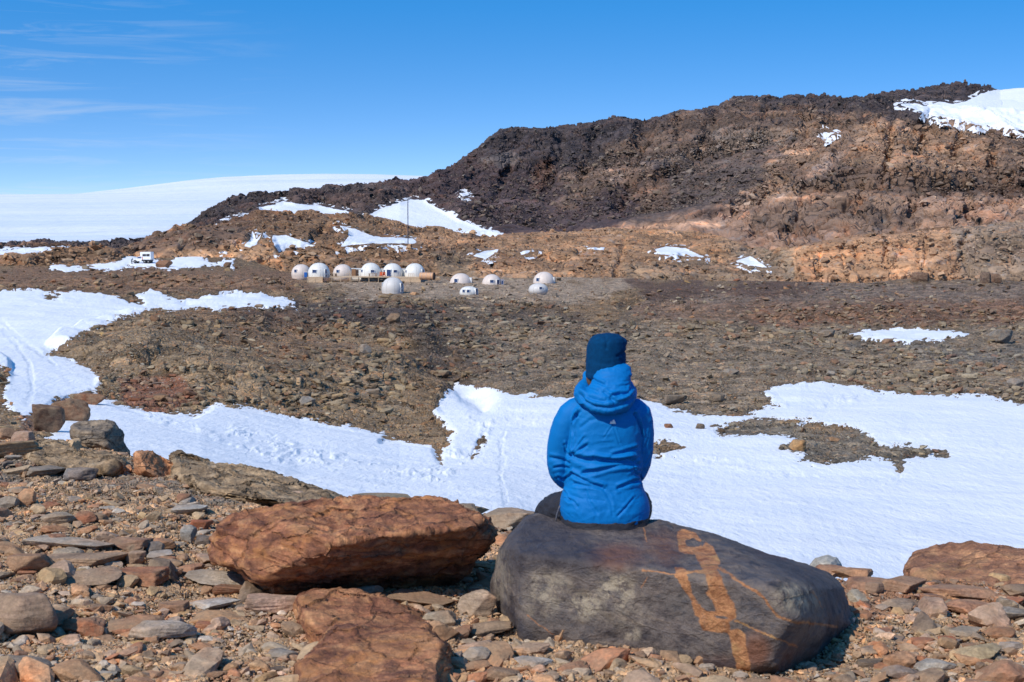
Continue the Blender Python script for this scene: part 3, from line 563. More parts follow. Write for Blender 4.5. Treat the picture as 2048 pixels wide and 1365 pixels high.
#=====PART3=====
# ------------------------------------------------------------------ stone materials
def stone_mat(name, src='obj', rough=0.85, sc=1.0, bumpd=0.006, amt=1.0, bands=0.5):
    n = NT(name); p = n.pos()
    if src == 'obj': oi = n.n('ShaderNodeObjectInfo'); c0 = oi.outputs['Color']; rnd = oi.outputs['Random']
    else: c0 = n.attr('zone'); rnd = None
    geo = n.n('ShaderNodeNewGeometry').outputs['Position']
    if rnd is not None:
        ax = n.n('ShaderNodeVectorMath', operation='SCALE'); n.l(geo, ax.inputs[0]); ax.inputs[3].default_value = 1.0; geo2 = ax.outputs[0]
    else: geo2 = geo
    fine = n.noise(geo2, 55 * sc, 7, 0.72); med = n.noise(geo2, 9 * sc, 6, 0.65, 0.4); big = n.noise(geo2, 2.6 * sc, 4, 0.6)
    bd = n.noise(n.mapv(geo2, (7, 7, 46), (0.35, 0.25, 0.1)), 1.0 * sc, 5, 0.6, 0.3)
    c = n.mix(1.0, c0, n.ramp(med, [(0.28, (0.58, 0.56, 0.56)), (0.5, (1, 1, 1)), (0.72, (1.5, 1.42, 1.32))]), 'MULTIPLY')
    c = n.mix(bands, c, n.mix(1.0, c, n.ramp(bd, [(0.3, (0.6, 0.58, 0.56)), (0.55, (1.08,) * 3), (0.7, (1.45, 1.4, 1.3))]), 'MULTIPLY'))
    c = n.mix(1.0, c, n.ramp(fine, [(0.3, (0.6,) * 3), (0.5, (1,) * 3), (0.7, (1.5,) * 3)]), 'MULTIPLY')
    c = n.mix(n.rng(big, 0.52, 0.68, 0, 0.5), c, n.mix(1.0, c, (1.45, 0.85, 0.5), 'MULTIPLY'))
    ws = n.n('ShaderNodeVectorMath', operation='MULTIPLY_ADD'); n.l(n.noise(geo2, 5 * sc, 3, 0.6, col=True), ws.inputs[0]); ws.inputs[1].default_value = (0.12 / sc,) * 3; n.l(geo2, ws.inputs[2])
    qv = n.mapv(ws.outputs[0], (6 * sc, 6 * sc, 15 * sc), (0.3, 0.2, 0)); vv = n.n('ShaderNodeTexVoronoi', feature='F1'); n.l(qv, vv.inputs['Vector']); vv.inputs['Scale'].default_value = 1.0; ed = n.vor(qv, 1.0, 'DISTANCE_TO_EDGE')
    ci = n.sepc(vv.outputs['Color'])[0]; ck = n.rng(ed, 0.0, 0.05, 0, 1)
    c = n.mix(1.0, c, n.ramp(ci, [(0.0, (0.88, 0.88, 0.88)), (1.0, (1.12, 1.1, 1.08))]), 'MULTIPLY'); 
    c = n.mix(n.rng(n.noise(geo2, 4.0 * sc, 7, 0.75), 0.42, 0.66, 0.05, 0.6), c, (0.37, 0.255, 0.155))
    n.base(c, rough, 0.2)
    h = n.math('MULTIPLY_ADD', med, 2.2, fine); h = n.math('MULTIPLY_ADD', ci, 1.0, h); h = n.math('MULTIPLY_ADD', bd, 1.0, h)
    n.bump(h, 1.0 * amt, bumpd)
    return n.m
mat_stone = stone_mat('weathered_stone'); mat_loose = stone_mat('loose_stone', 'attr', bumpd=0.004)
mat_scree = simple_scree = None
def scree_mat(name, sc):
    n = NT(name); c = n.attr('zone'); g = n.n('ShaderNodeNewGeometry').outputs['Position']; v = n.noise(g, sc, 6, 0.7)
    c = n.mix(1.0, c, n.ramp(v, [(0.3, (0.6,) * 3), (0.5, (1,) * 3), (0.7, (1.45,) * 3)]), 'MULTIPLY'); n.base(c, 0.9, 0.2); n.bump(v, 0.8, 0.3 / sc)
    return n.m
mat_scree = scree_mat('hill_stone', 9.0); mat_talus = scree_mat('talus_stone', 1.2)

# ------------------------------------------------------------------ rock shapes
_ico = {}
def ico(sub):
    if sub not in _ico:
        bm = bmesh.new(); bmesh.ops.create_icosphere(bm, subdivisions=sub, radius=1.0)
        V = np.array([v.co[:] for v in bm.verts]); Fc = np.array([[v.index for v in f.verts] for f in bm.faces]); bm.free(); _ico[sub] = (V / np.linalg.norm(V, axis=1, keepdims=True), Fc)
    return _ico[sub]
def rock_shape(seed, sub=4, planes=11, k=0.045, rough=0.05, lo=0.5, hi=0.95):
    """a stone broken along flat faces, in a [-1,1] box"""
    rs = np.random.RandomState(seed); V, Fc = ico(sub)
    N = rs.normal(size=(planes, 3)); N /= np.linalg.norm(N, axis=1, keepdims=True)
    N = np.concatenate([N, [[0, 0, 1]], [[rs.uniform(-.3, .3), rs.uniform(-.3, .3), -1]]]); N /= np.linalg.norm(N, axis=1, keepdims=True)
    d = np.concatenate([rs.uniform(lo, hi, planes), [rs.uniform(.55, .8), rs.uniform(.5, .7)]])
    dots = V @ N.T; r = np.where(dots > 0.08, d[None] / np.maximum(dots, 0.08), 9.0)
    r = np.concatenate([r, np.full((len(V), 1), 1.35)], 1)
    r = -k * np.log(np.exp(-r / k).sum(1))
    P = V * r[:, None]
    P += V * (fbm(P + seed * 3.1, 0.55, 4, seed, 0.55) * rough)[:, None]
    P += V * (fbm(P + seed * 1.7, (0.9, 0.9, 0.16), 3, seed + 5, 0.5, True) * rough * 0.7)[:, None]
    mn, mx = P.min(0), P.max(0); P = (P - (mn + mx) / 2) / ((mx - mn) / 2)
    return P, Fc
TEMPL = {}
def rock_mesh(kind, i):
    key = (kind, i)
    if key not in TEMPL:
        a = {'block': (15, .010, .035, .52, .82), 'slab': (13, .010, .045, .55, .85), 'round': (24, .035, .04, .78, .98)}[kind]
        P, Fc = rock_shape(100 + i * 7 + hash_s(kind), 5, *a)
        TEMPL[key] = np_mesh('stone', P, Fc, True); TEMPL[key].materials.append(mat_stone)
    return TEMPL[key]
def hash_s(s): return sum(ord(c) * (i + 3) for i, c in enumerate(s)) % 997
rng = random.Random(11); nrs = np.random.RandomState(5)
n_ind = [0]
def place_rock(px0, px1, py0, py1, colr, label, name='rock', kind='block', i=None, group=None, L=None, depth=0.75, tilt=0.12, cat='rock', rz=None, sink=0.14):
    L = L or L0; cx = (px0 + px1) / 2
    P = samp(L, cx, py1 - 0.12 * (py1 - py0)); D = P[1] * CP - P[2] * SP
    Wd = (px1 - px0) / F * D; H = (py1 - py0) / F * D; dp = Wd * depth
    sl = max(0.05, -P[2] / P[1])
    dp = min(dp, 0.6 * H / sl); h = max(H - sl * dp, 0.4 * H) * (1 + sink)
    me = rock_mesh(kind, rng.randrange(8) if i is None else i)
    o = link(name, me); o.scale = (Wd / 2 * 1.06, dp / 2, h / 2)
    o.location = (P[0], P[1] + dp * 0.45, P[2] + h / 2 - sink * h)
    o.rotation_euler = (rng.uniform(-tilt, tilt), rng.uniform(-tilt, tilt) * 0.6, (rng.uniform(-.25, .25) if rz is None else rz) + (math.pi if rng.random() < .5 else 0))
    o.color = (*colr, 1); n_ind[0] += 1
    return tag(o, label, cat, group)
c_pale, c_grey, c_blue, c_tan, c_or, c_rust, c_br, c_dk, c_yel, c_pink = (0.40, 0.35, 0.29), (0.24, 0.205, 0.17), (0.28, 0.27, 0.265), (0.36, 0.26, 0.175), (0.44, 0.22, 0.115), (0.28, 0.105, 0.055), (0.25, 0.155, 0.10), (0.085, 0.072, 0.068), (0.46, 0.31, 0.12), (0.38, 0.24, 0.18)
HAND = [
 (-60, 60, 880, 925, (0.28, 0.19, 0.11), 'broad brown bedrock slab at the left border of the ledge', 'slab'),
 (19, 66, 862, 898, c_pink, 'pinkish rounded rock on the ledge at the far left', 'round'), (-8, 32, 856, 884, c_br, 'brown rock on the ledge edge cut by the left picture border', 'block'),

 (122, 188, 934, 968, (0.16, 0.15, 0.145), 'dark grey rounded stone just left of the bright orange rock on the ledge', 'round'), (21, 121, 930, 962, (0.17, 0.15, 0.13), 'flat dark grey slab on the upper left of the ledge', 'slab'),


 (700, 835, 986, 1020, (0.23, 0.19, 0.13), 'yellow-grey rock showing just above the red boulder', 'block'), (905, 960, 1008, 1048, (0.18, 0.15, 0.12), 'dark bedrock lump behind the right tip of the red boulder', 'block'), (952, 1075, 1012, 1066, (0.27, 0.22, 0.17), 'speckled grey-tan rock between the red boulder and the seated person', 'block'),
 (32, 67, 978, 1020, c_or, 'small upright orange rock near the left border', 'block'), (-10, 32, 992, 1022, c_grey, 'grey stone touching the left border beside the upright orange rock', 'block'),
 (70, 144, 1022, 1056, (0.27, 0.23, 0.18), 'low tan-grey lump in the gravel left of a rust stone', 'round'), (141, 188, 1022, 1052, c_rust, 'dark rust stone with a black shaded end', 'block'), (180, 214, 1026, 1050, (0.2, 0.13, 0.09), 'small brown stone against the rust stone', 'round'),
 (43, 218, 1070, 1108, (0.38, 0.31, 0.24), 'long pale slab lying flat in the left gravel', 'slab'), (84, 248, 1098, 1137, (0.27, 0.18, 0.12), 'long brown slab with a dark shaded front below the pale slab', 'slab'), (4, 94, 1104, 1158, (0.30, 0.16, 0.09), 'orange-brown tilted slab at the far left', 'slab'),
 (220, 321, 1134, 1178, (0.27, 0.115, 0.06), 'rust-red slab with broken right end', 'slab'), (81, 226, 1136, 1178, (0.28, 0.19, 0.13), 'flat tan bedrock plate left of the rust-red slab', 'slab'), (285, 324, 1082, 1115, (0.12, 0.11, 0.11), 'charcoal grey block in the left gravel', 'block'), (208, 290, 1073, 1112, (0.24, 0.125, 0.08), 'reddish-brown slab touching the charcoal block', 'slab'),
 (244, 288, 1100, 1136, c_grey, 'grey wedge at the end of the long brown slab', 'block'), (291, 344, 1101, 1124, c_blue, 'blue-grey flat stone right of the grey wedge', 'slab'), (360, 391, 1050, 1089, (0.28, 0.27, 0.25), 'upright banded grey stone', 'block'), (388, 425, 1070, 1094, c_dk, 'dark rounded stone beside the banded grey stone', 'round'),
 (379, 423, 1038, 1062, c_rust, 'rust red stone above the banded grey stone', 'slab'), (340, 410, 1008, 1034, (0.36, 0.34, 0.31), 'pale grey flat stone left of the red boulder', 'slab'), (-40, 106, 1176, 1292, (0.24, 0.16, 0.115), 'large mottled grey and rust rock at the left border', 'round'),
 (105, 208, 1226, 1280, (0.27, 0.10, 0.05), 'rust-red rock with a shaded left side', 'slab'), (-34, 88, 1304, 1368, (0.18, 0.155, 0.135), 'dark grey rounded rock in the bottom left corner', 'round'), (381, 485, 1219, 1258, (0.46, 0.24, 0.115), 'bright orange rock left of the pink slab', 'block'),
 (364, 472, 1194, 1228, (0.42, 0.40, 0.37), 'whitish-grey elongated stone above the bright orange rock', 'slab'), (254, 380, 1232, 1292, (0.38, 0.31, 0.25), 'long pale pinkish rock half buried in gravel', 'round'), (366, 502, 1136, 1184, (0.33, 0.28, 0.23), 'pale grey rock with a rusty right end beside the red boulder', 'block'),
 (257, 292, 1280, 1298, c_yel, 'small bright yellow stone in the gravel', 'round'), (484, 600, 1180, 1236, (0.40, 0.26, 0.19), 'pink flat slab in front of the red boulder', 'slab'), (425, 505, 1166, 1200, (0.26, 0.13, 0.08), 'rusty brown stone between the pale rock and the pink slab', 'slab'),
 (775, 908, 1180, 1222, (0.29, 0.175, 0.115), 'brown slab under the right end of the red boulder', 'slab'), (905, 1024, 1236, 1284, (0.24, 0.165, 0.11), 'tan rock with a dark hollow against the black boulder', 'block'), (918, 994, 1176, 1244, (0.34, 0.25, 0.18), 'speckled tan rock left of the black boulder', 'block'), (842, 915, 1215, 1262, (0.33, 0.27, 0.2), 'pale tan rock behind the cracked rust slab', 'block'),
 (931, 986, 1120, 1140, (0.40, 0.26, 0.16), 'light orange stone in the gap between the two big boulders', 'slab'), (911, 995, 1274, 1318, (0.38, 0.24, 0.17), 'pinkish rock in front of the black boulder', 'block'), (925, 980, 1294, 1334, (0.27, 0.26, 0.24), 'grey pointed stone leaning on a pinkish rock', 'block'), (1173, 1263, 1306, 1338, (0.36, 0.17, 0.11), 'brick-red slab lying against the foot of the black boulder', 'slab'),
 (1012, 1100, 1279, 1318, (0.42, 0.28, 0.19), 'light tan rock at the left foot of the black boulder', 'block'), (1026, 1104, 1310, 1343, (0.33, 0.33, 0.32), 'pale blue-grey stone below the light tan rock', 'block'), (1115, 1178, 1322, 1352, (0.33, 0.15, 0.085), 'rusty orange flat stone in front of the black boulder', 'slab'),
 (1910, 2013, 1280, 1330, (0.44, 0.33, 0.19), 'yellowish gneiss rock in the bottom right gravel', 'block'), (1835, 1917, 1313, 1352, (0.37, 0.33, 0.28), 'pale grey rock left of the yellowish gneiss', 'block'), (1788, 1843, 1298, 1332, (0.32, 0.27, 0.21), 'speckled grey-tan rock in the lower right gravel', 'block'), (1772, 1853, 1326, 1368, (0.27, 0.2, 0.16), 'brown-grey rock at the bottom edge right of the black boulder', 'block'),
 (2003, 2050, 1280, 1310, (0.33, 0.30, 0.29), 'grey rounded stone near the right border', 'round'), (1976, 2036, 1252, 1288, (0.35, 0.16, 0.08), 'rust-orange rock above the yellowish gneiss', 'block'), (1883, 1930, 1276, 1293, (0.15, 0.14, 0.14), 'flat slate-dark stone in the right gravel', 'slab'), (1822, 1874, 1273, 1298, (0.28, 0.115, 0.065), 'brick red stone left of the slate-dark stone', 'slab'),
 (1897, 1974, 1252, 1280, (0.23, 0.20, 0.165), 'grey-brown layered slab in the right gravel', 'slab'), (1739, 1787, 1255, 1273, (0.32, 0.15, 0.09), 'flat rust stone right of the black boulder', 'slab'), (1722, 1746, 1226, 1246, (0.28, 0.11, 0.06), 'small dark-red stone touching the shade of the black boulder', 'round'), (1833, 1901, 1212, 1237, (0.27, 0.26, 0.255), 'blue-grey flat stone below the brown slabs on the right', 'slab'),
 (1903, 1998, 1194, 1234, (0.33, 0.165, 0.10), 'reddish-brown sloping slab under the big tan boulder', 'slab'), (1846, 1905, 1184, 1217, (0.24, 0.125, 0.08), 'dark brown rock left of the sloping slab', 'block'), (1776, 1850, 1195, 1225, (0.27, 0.20, 0.15), 'greyish-brown rock among the right-hand slabs', 'block'), (1718, 1776, 1313, 1340, c_dk, 'black flat stone in the shadow of the black boulder', 'slab'),
 (1637, 1702, 1128, 1158, (0.25, 0.125, 0.08), 'brown rounded rock behind the black boulder\'s right shoulder', 'round'), (1676, 1766, 1130, 1166, (0.36, 0.19, 0.105), 'orange-brown flat rock on the ledge edge against the snow', 'block'), (1696, 1790, 1152, 1192, (0.28, 0.145, 0.09), 'reddish-brown slab between the gneiss block and the ledge edge', 'slab'), (1768, 1862, 1152, 1200, (0.27, 0.155, 0.10), 'brown ledge rock left of the big tan boulder', 'slab'),
 (1699, 1741, 1178, 1222, (0.36, 0.33, 0.27), 'speckled black and white gneiss block beside the black boulder', 'block'), (1733, 1770, 1163, 1194, (0.17, 0.10, 0.08), 'small dark brown boulder on the right-hand slabs', 'round'), (1640, 1660, 1150, 1166, (0.42, 0.36, 0.30), 'light little stone behind the black boulder', 'round'), (1732, 1744, 1131, 1139, (0.45, 0.22, 0.08), 'tiny orange stone perched on the flat ledge rock', 'round'),
 (1855, 2010, 1160, 1215, (0.31, 0.165, 0.10), 'smooth reddish bedrock sheet at the foot of the big tan boulder', 'slab'), (1988, 2060, 1212, 1252, (0.22, 0.19, 0.16), 'dark layered rock at the right border below the big tan boulder', 'slab')]
for h in HAND:
    place_rock(*h[:4], h[4], h[5], kind=h[6])
MIDR = [(1581, 1613, 880, 906, (0.42, 0.24, 0.10), 'orange rock on the stony island in the snow', 'round'), (311, 342, 521, 538, (0.22, 0.10, 0.06), 'red-brown boulder on the snow beside the camper truck', 'block'), (446, 462, 525, 536, (0.20, 0.115, 0.075), 'brown block at the right end of the snow strip', 'block'),
 (163, 178, 532, 541, (0.2, 0.18, 0.15), 'grey boulder at the lower edge of the truck snow', 'round'), (508, 526, 609, 617, (0.28, 0.19, 0.12), 'tan block on the far edge of the upper snow', 'block'), (515, 530, 633, 648, (0.34, 0.24, 0.17), 'light tan pointed stone on the dark hill', 'block'),
 (1826, 1862, 546, 566, (0.12, 0.065, 0.05), 'dark boulder on the plain in front of the orange cliff', 'round'), (1962, 1984, 546, 569, (0.09, 0.06, 0.055), 'dark upright boulder, left one of a pair under the cliff', 'round'), (1980, 2004, 549, 569, (0.14, 0.08, 0.06), 'brown boulder, right one of a pair under the cliff', 'round'),
 (2018, 2052, 758, 781, (0.24, 0.22, 0.20), 'grey boulder above the snow at the right border', 'round'), (1150, 1172, 900, 915, c_grey, 'grey stone hidden behind the jacket', 'block'), (594, 628, 793, 813, (0.36, 0.34, 0.31), 'pale grey tilted plank-like stone above the snow', 'slab'), (1329, 1346, 848, 860, c_rust, 'small red stone poking out of the snow right of the jacket', 'slab'),
 (1392, 1410, 848, 862, c_dk, 'dark stone at the left tip of the stony island', 'round'), (740, 790, 640, 668, (0.20, 0.11, 0.075), 'brown layered outcrop block on the dark hill', 'slab'), (780, 850, 690, 724, (0.20, 0.115, 0.08), 'rusty layered outcrop on the right flank of the hill', 'slab'), (830, 885, 695, 722, (0.15, 0.10, 0.085), 'dark brown tilted slabs beside the rusty outcrop', 'slab'),
 (652, 690, 610, 636, (0.17, 0.095, 0.065), 'reddish bump on the upper hill', 'slab'), (770, 800, 628, 650, (0.27, 0.18, 0.12), 'striped tan slab standing on the hill', 'block'), (720, 742, 690, 712, (0.36, 0.33, 0.3), 'two-tone pale boulder in the middle of the hill', 'block'), (580, 640, 742, 760, (0.3, 0.28, 0.24), 'pale flat ledge stone on the brown slope', 'slab'),
 (640, 690, 758, 778, (0.28, 0.25, 0.21), 'grey-tan flat stones on the brown slope', 'slab'), (730, 760, 778, 794, (0.3, 0.27, 0.23), 'grey slab low on the brown slope', 'slab'), (732, 790, 816, 842, (0.24, 0.13, 0.08), 'orange-brown flat outcrop above the snow', 'slab'), (250, 350, 764, 822, (0.23, 0.115, 0.07), 'broad reddish bedrock hump above the left snow', 'slab'),
 (300, 368, 776, 826, (0.16, 0.10, 0.08), 'dark split face of the reddish bedrock hump', 'block'), (100, 170, 800, 850, (0.24, 0.125, 0.075), 'rust-brown bedrock rib between the two left snow slopes', 'slab'), (52, 120, 812, 872, (0.17, 0.10, 0.07), 'dark brown layered rib at the foot of the left snow', 'slab'), (150, 210, 786, 815, (0.24, 0.11, 0.065), 'reddish top of the rib between the left snow slopes', 'slab'),
 (1640, 1672, 660, 676, c_grey, 'grey stone left of the small snow patch', 'block'), (1980, 2030, 660, 690, (0.19, 0.18, 0.165), 'grey rubble block right of the small snow patch', 'block'), (1448, 1480, 738, 752, (0.3, 0.28, 0.25), 'light grey flat stone on the gravel plain', 'slab'), (1420, 1450, 788, 806, (0.2, 0.17, 0.14), 'brown-grey boulder near the snow right of the person', 'round'),
 (1652, 1672, 742, 754, (0.33, 0.31, 0.28), 'pale stone on the gravel above the right snow', 'block'), (1870, 1890, 722, 734, (0.36, 0.28, 0.2), 'tan stone on the gravel plain at the right', 'block'), (1330, 1372, 790, 812, (0.21, 0.185, 0.16), 'grey-brown flat boulder by the snow edge right of the hood', 'slab'), (1205, 1300, 562, 572, (0.10, 0.09, 0.085), 'dark low hump at the edge of the camp plain', 'slab')]
for h in MIDR:
    if 'hidden behind' in h[5] or 'dark low hump' in h[5] or (560 < h[0] < 900 and 600 < h[2] < 850 and h[1] - h[0] > 34) or 'bedrock hump' in h[5]: continue
    place_rock(*h[:4], tuple(v * (0.62 if h[0] < 1500 and 620 < h[2] < 870 else 0.85) for v in h[4]), h[5], kind='block' if h[6] == 'round' and h[1] - h[0] > 40 else h[6], L=L1, name='boulder' if h[2] < 600 else 'rock')

# ------------------------------------------------------------------ scattered stones
def cellw(L, r0, r1):
    a = np.abs(np.diff(L.px[r0:r1], axis=1)[:-1]) * np.maximum(-np.diff(L.py[r0:r1], axis=0)[:, :-1], 0)
    vis = (L.px[r0:r1][:-1, :-1] > -150) & (L.px[r0:r1][:-1, :-1] < 2200)
    return a * vis
def scatter(L, n, seed, r0=0, r1=None, wmask=None):
    r1 = r1 or L.px.shape[0]; rs = np.random.RandomState(seed); a = cellw(L, r0, r1)
    if wmask is not None: a = a * wmask[r0:r1][:-1, :-1]
    cdf = np.cumsum(a.ravel()); i = np.searchsorted(cdf, rs.uniform(0, cdf[-1], n)); r, c = np.unravel_index(np.clip(i, 0, a.size - 1), a.shape); r = r + r0
    fr, fc = rs.rand(n)[:, None], rs.rand(n)[:, None]; G = L.G
    P = (G[r, c] * (1 - fr) + G[r + 1, c] * fr) * (1 - fc) + (G[r, c + 1] * (1 - fr) + G[r + 1, c + 1] * fr) * fc
    return P, r, c, rs
def hulls(n, seed, npts=11, flat=0.7):
    out = []; rs = np.random.RandomState(seed)
    for k in range(n):
        bm = bmesh.new(); p = rs.normal(size=(npts, 3)); p /= np.linalg.norm(p, axis=1, keepdims=True); p *= rs.uniform(.75, 1.05, (npts, 1)); p[:, 2] *= flat
        for q in p: bm.verts.new(q)
        r = bmesh.ops.convex_hull(bm, input=bm.verts); bmesh.ops.delete(bm, geom=[v for v in bm.verts if not v.link_faces], context='VERTS')
        bmesh.ops.triangulate(bm, faces=bm.faces); bm.verts.index_update()
        out.append((np.array([v.co[:] for v in bm.verts]), np.array([[v.index for v in f.verts] for f in bm.faces]))); bm.free()
    return out
def rotm(rs, n, tilt):
    az = rs.uniform(0, 2 * np.pi, n); tx = rs.normal(0, tilt, n); ty = rs.normal(0, tilt, n)
    cz, sz = np.cos(az), np.sin(az); z = np.zeros(n); o = np.ones(n)
    Rz = np.stack([cz, -sz, z, sz, cz, z, z, z, o], -1).reshape(n, 3, 3)
    Rx = np.stack([o, z, z, z, np.cos(tx), -np.sin(tx), z, np.sin(tx), np.cos(tx)], -1).reshape(n, 3, 3)
    Ry = np.stack([np.cos(ty), z, np.sin(ty), z, o, z, -np.sin(ty), z, np.cos(ty)], -1).reshape(n, 3, 3)
    return Rx @ Ry @ Rz
PAL = np.array([(0.42, 0.36, 0.28), (0.25, 0.215, 0.17), (0.30, 0.29, 0.27), (0.38, 0.27, 0.16), (0.42, 0.21, 0.105), (0.27, 0.10, 0.055), (0.2, 0.125, 0.085), (0.10, 0.085, 0.08), (0.44, 0.29, 0.13), (0.40, 0.26, 0.19), (0.5, 0.46, 0.41)])
def merge(name, P, size, colr, templ, rs, mat, tilt=0.25, sink=0.25, sx=(0.8, 1.5), sz=(0.45, 1.0), smooth=False):
    n = len(P); k = rs.randint(0, len(templ), n); Rm = rotm(rs, n, tilt); S3 = np.stack([rs.uniform(*sx, n), rs.uniform(.7, 1.1, n), rs.uniform(*sz, n)], -1) * size[:, None]
    Vs, Fs, Cs = [], [], []; base = 0
    for t, (V, Fc) in enumerate(templ):
        m = np.where(k == t)[0]
        if not len(m): continue
        X = V[None] * S3[m][:, None]; X = np.einsum('nij,nvj->nvi', Rm[m], X) + P[m][:, None]; X[..., 2] += (S3[m, 2] * (0.6 - sink))[:, None]
        Vs.append(X.reshape(-1, 3)); Fs.append((Fc[None] + base + (np.arange(len(m)) * len(V))[:, None, None]).reshape(-1, 3)); Cs.append(np.repeat(colr[m], len(V), 0)); base += len(m) * len(V)
    me = np_mesh(name, np.concatenate(Vs), np.concatenate(Fs), smooth, np.concatenate(Cs))
    return tag(link(name, me, mat), kind='stuff')
H1 = hulls(20, 3, 12); H0 = hulls(14, 9, 9, 0.75)
# gravel at the viewer's feet
vis0 = (14, 14 + 70 + 130 + 158)
P, r, c, rs = scatter(L0, 95000, 21, *vis0)
dist = P[:, 1]; u = rs.rand(len(P)); size = 0.0055 + 0.0045 * (u ** -0.42 - 1); size = np.clip(size, 0.005, 0.045) * (dist / 6.5) ** 0.35
base = L0.col[r, c]; tone = fbm(P, 0.7, 3, 90)
pal = PAL[rs.choice(len(PAL), len(P), p=[.13, .08, .05, .20, .15, .10, .09, .03, .03, .10, .04])]
colr = base * 0.35 + pal * 0.65; colr *= 1.12 * rs.uniform(.7, 1.25, (len(P), 1)) * (1 + 0.18 * tone[:, None])
merge('gravel', P, size, colr, H1, rs, mat_loose)
m5 = [rock_shape(900 + i, 3, 13, .006, .03, .5, .82) for i in range(16)]
P, r, c, rs = scatter(L0, 1700, 22, *vis0)
u = rs.rand(len(P)); size = np.clip(0.022 + 0.016 * (u ** -0.5 - 1), 0.02, 0.085)
pal = PAL[rs.choice(len(PAL), len(P), p=[.10, .09, .05, .19, .15, .13, .13, .03, .03, .08, .02])]; colr = L0.col[r, c] * 0.3 + pal * 0.7; colr *= rs.uniform(.75, 1.2, (len(P), 1))
merge('pebbles', P, size, colr, m5, rs, mat_loose, 0.15, 0.2, (0.9, 1.9), (0.3, 0.75), False)
# individual small stones of the foreground
kinds = [('slab', c_br, 'flat brown stone lying loose in the foreground gravel'), ('slab', c_rust, 'flat rust-red stone lying loose in the foreground gravel'), ('block', c_or, 'angular orange stone lying loose in the foreground gravel'), ('block', c_grey, 'angular grey stone lying loose in the foreground gravel'),
         ('slab', c_tan, 'flat tan stone lying loose in the foreground gravel'), ('round', (0.25, 0.22, 0.19), 'rounded grey-brown stone lying loose in the foreground gravel'), ('slab', c_pale, 'flat pale stone lying loose in the foreground gravel'), ('block', c_dk, 'angular dark stone lying loose in the foreground gravel')]
P, r, c, rs = scatter(L0, 400, 23, vis0[0], vis0[1])
cnt = 0
KEEP = [(975, 1720, 1020, 1365), (420, 995, 995, 1200), (580, 925, 1190, 1365), (1805, 2100, 1090, 1215)]
for q in P:
    qx, qy = proj(q[None]); qx, qy = float(qx[0]), float(qy[0])
    if qy < 900 or qy > 1372 or qx < -30 or qx > 2078 or any(a < qx < b and e < qy < f for a, b, e, f in KEEP): continue
    if cnt >= 170: break
    wpx = rng.choice([20, 24, 28, 32, 38, 46, 58]) * (6.4 / q[1]) ** 0.6
    kd, cc, lab = rng.choice(kinds); v = rng.uniform(.8, 1.2)
    hp = wpx * rng.uniform(.32, .55)
    place_rock(qx - wpx / 2, qx + wpx / 2, qy - hp, qy, tuple(a * v for a in cc), lab, name='stone', kind=kd, group=lab.split(' lying')[0] + 's in the foreground gravel', cat='stone'); cnt += 1
# rubble on the hillside
nr1, nc1 = L1.px.shape
bare = (sd1 < -1.5).astype(float); dens = (bare + 0.22 * ((sd1 >= -1.5) & (sd1 < 6)) * (fbm(L1.G, 1.5, 2, 97) > 0.2)) * (0.55 + 0.75 * (fbm(L1.G, 9.0, 4, 95) > -0.15))
dens *= np.where((L1.py < 560) & (L1.px > 560), 0.25, 1.0)
PAL[:] = PAL * np.array([1.04, 1.0, 0.86])
P, r, c, rs = scatter(L1, 52000, 31, 8, nr1 - 8, dens)
u = rs.rand(len(P)); s_px = np.clip(1.15 + 0.75 * (u ** -0.5 - 1), 1.0, 10)   # sizes follow a power law
size = s_px * P[:, 1] / F * np.clip(80 / P[:, 1], 0.5, 1.0) ** 0.35
base = L1.col[r, c]; pal = PAL[rs.choice(len(PAL), len(P), p=[.12, .22, .08, .12, .05, .09, .14, .13, .01, .03, .01])]
mixf = rs.uniform(0.15, 0.75, (len(P), 1)); colr = (base * (1 - mixf) + pal * 0.9 * mixf) * rs.uniform(.65, 1.35, (len(P), 1))
merge('hill_rubble', P, size, colr, H0, rs, mat_scree, 0.3, 0.15, (0.8, 1.7), (0.35, 0.9))
# larger slabs in swarms on the hill
dn = bare * (fbm(L1.G, 11.0, 3, 99) > 0.12)
P, r, c, rs = scatter(L1, 2200, 33, 8, nr1 - 60, dn)
size = rs.uniform(3.5, 9, len(P)) * P[:, 1] / F * np.clip(80 / P[:, 1], 0.4, 1.0) ** 0.5
colr = (L1.col[r, c] * 0.6 + PAL[rs.choice([0, 1, 1, 3, 5, 6], len(P))] * 0.35) * rs.uniform(.8, 1.3, (len(P), 1))
merge('slab_rubble', P, size, colr, [rock_shape(700 + i, 2, 9, .03, .05) for i in range(10)], rs, mat_scree, 0.18, 0.2, (1.0, 1.9), (0.25, 0.8))
# talus on the mountain and loose blocks on the outcrop
nr3 = L3.px.shape[0]; tal = (sd3 < -2) * (0.4 + (psd(L3.px, L3.py, [(880, 400), (1250, 300), (1650, 260), (1500, 420), (1300, 470), (980, 480)]) > 0) * 1.2)
P, r, c, rs = scatter(L3, 14000, 41, 30, nr3 - 28, tal)
u = rs.rand(len(P)); size = np.clip(0.55 + 0.3 * (u ** -0.5 - 1), .5, 3.0)
colr = (L3.col[r, c] * 0.8 + PAL[rs.choice([0, 1, 3, 6, 7, 7], len(P))] * 0.2) * rs.uniform(.7, 1.5, (len(P), 1))
merge('talus', P, size, colr, H0, rs, mat_talus)
P, r, c, rs = scatter(L2, 7000, 42, 8, L2.px.shape[0] - 14, (sd2 < -2).astype(float))
u = rs.rand(len(P)); size = np.clip(0.28 + 0.2 * (u ** -0.5 - 1), .25, 1.7)
colr = (L2.col[r, c] * 0.8 + PAL[rs.choice([0, 1, 3, 4, 6], len(P))] * 0.2) * rs.uniform(.7, 1.35, (len(P), 1))
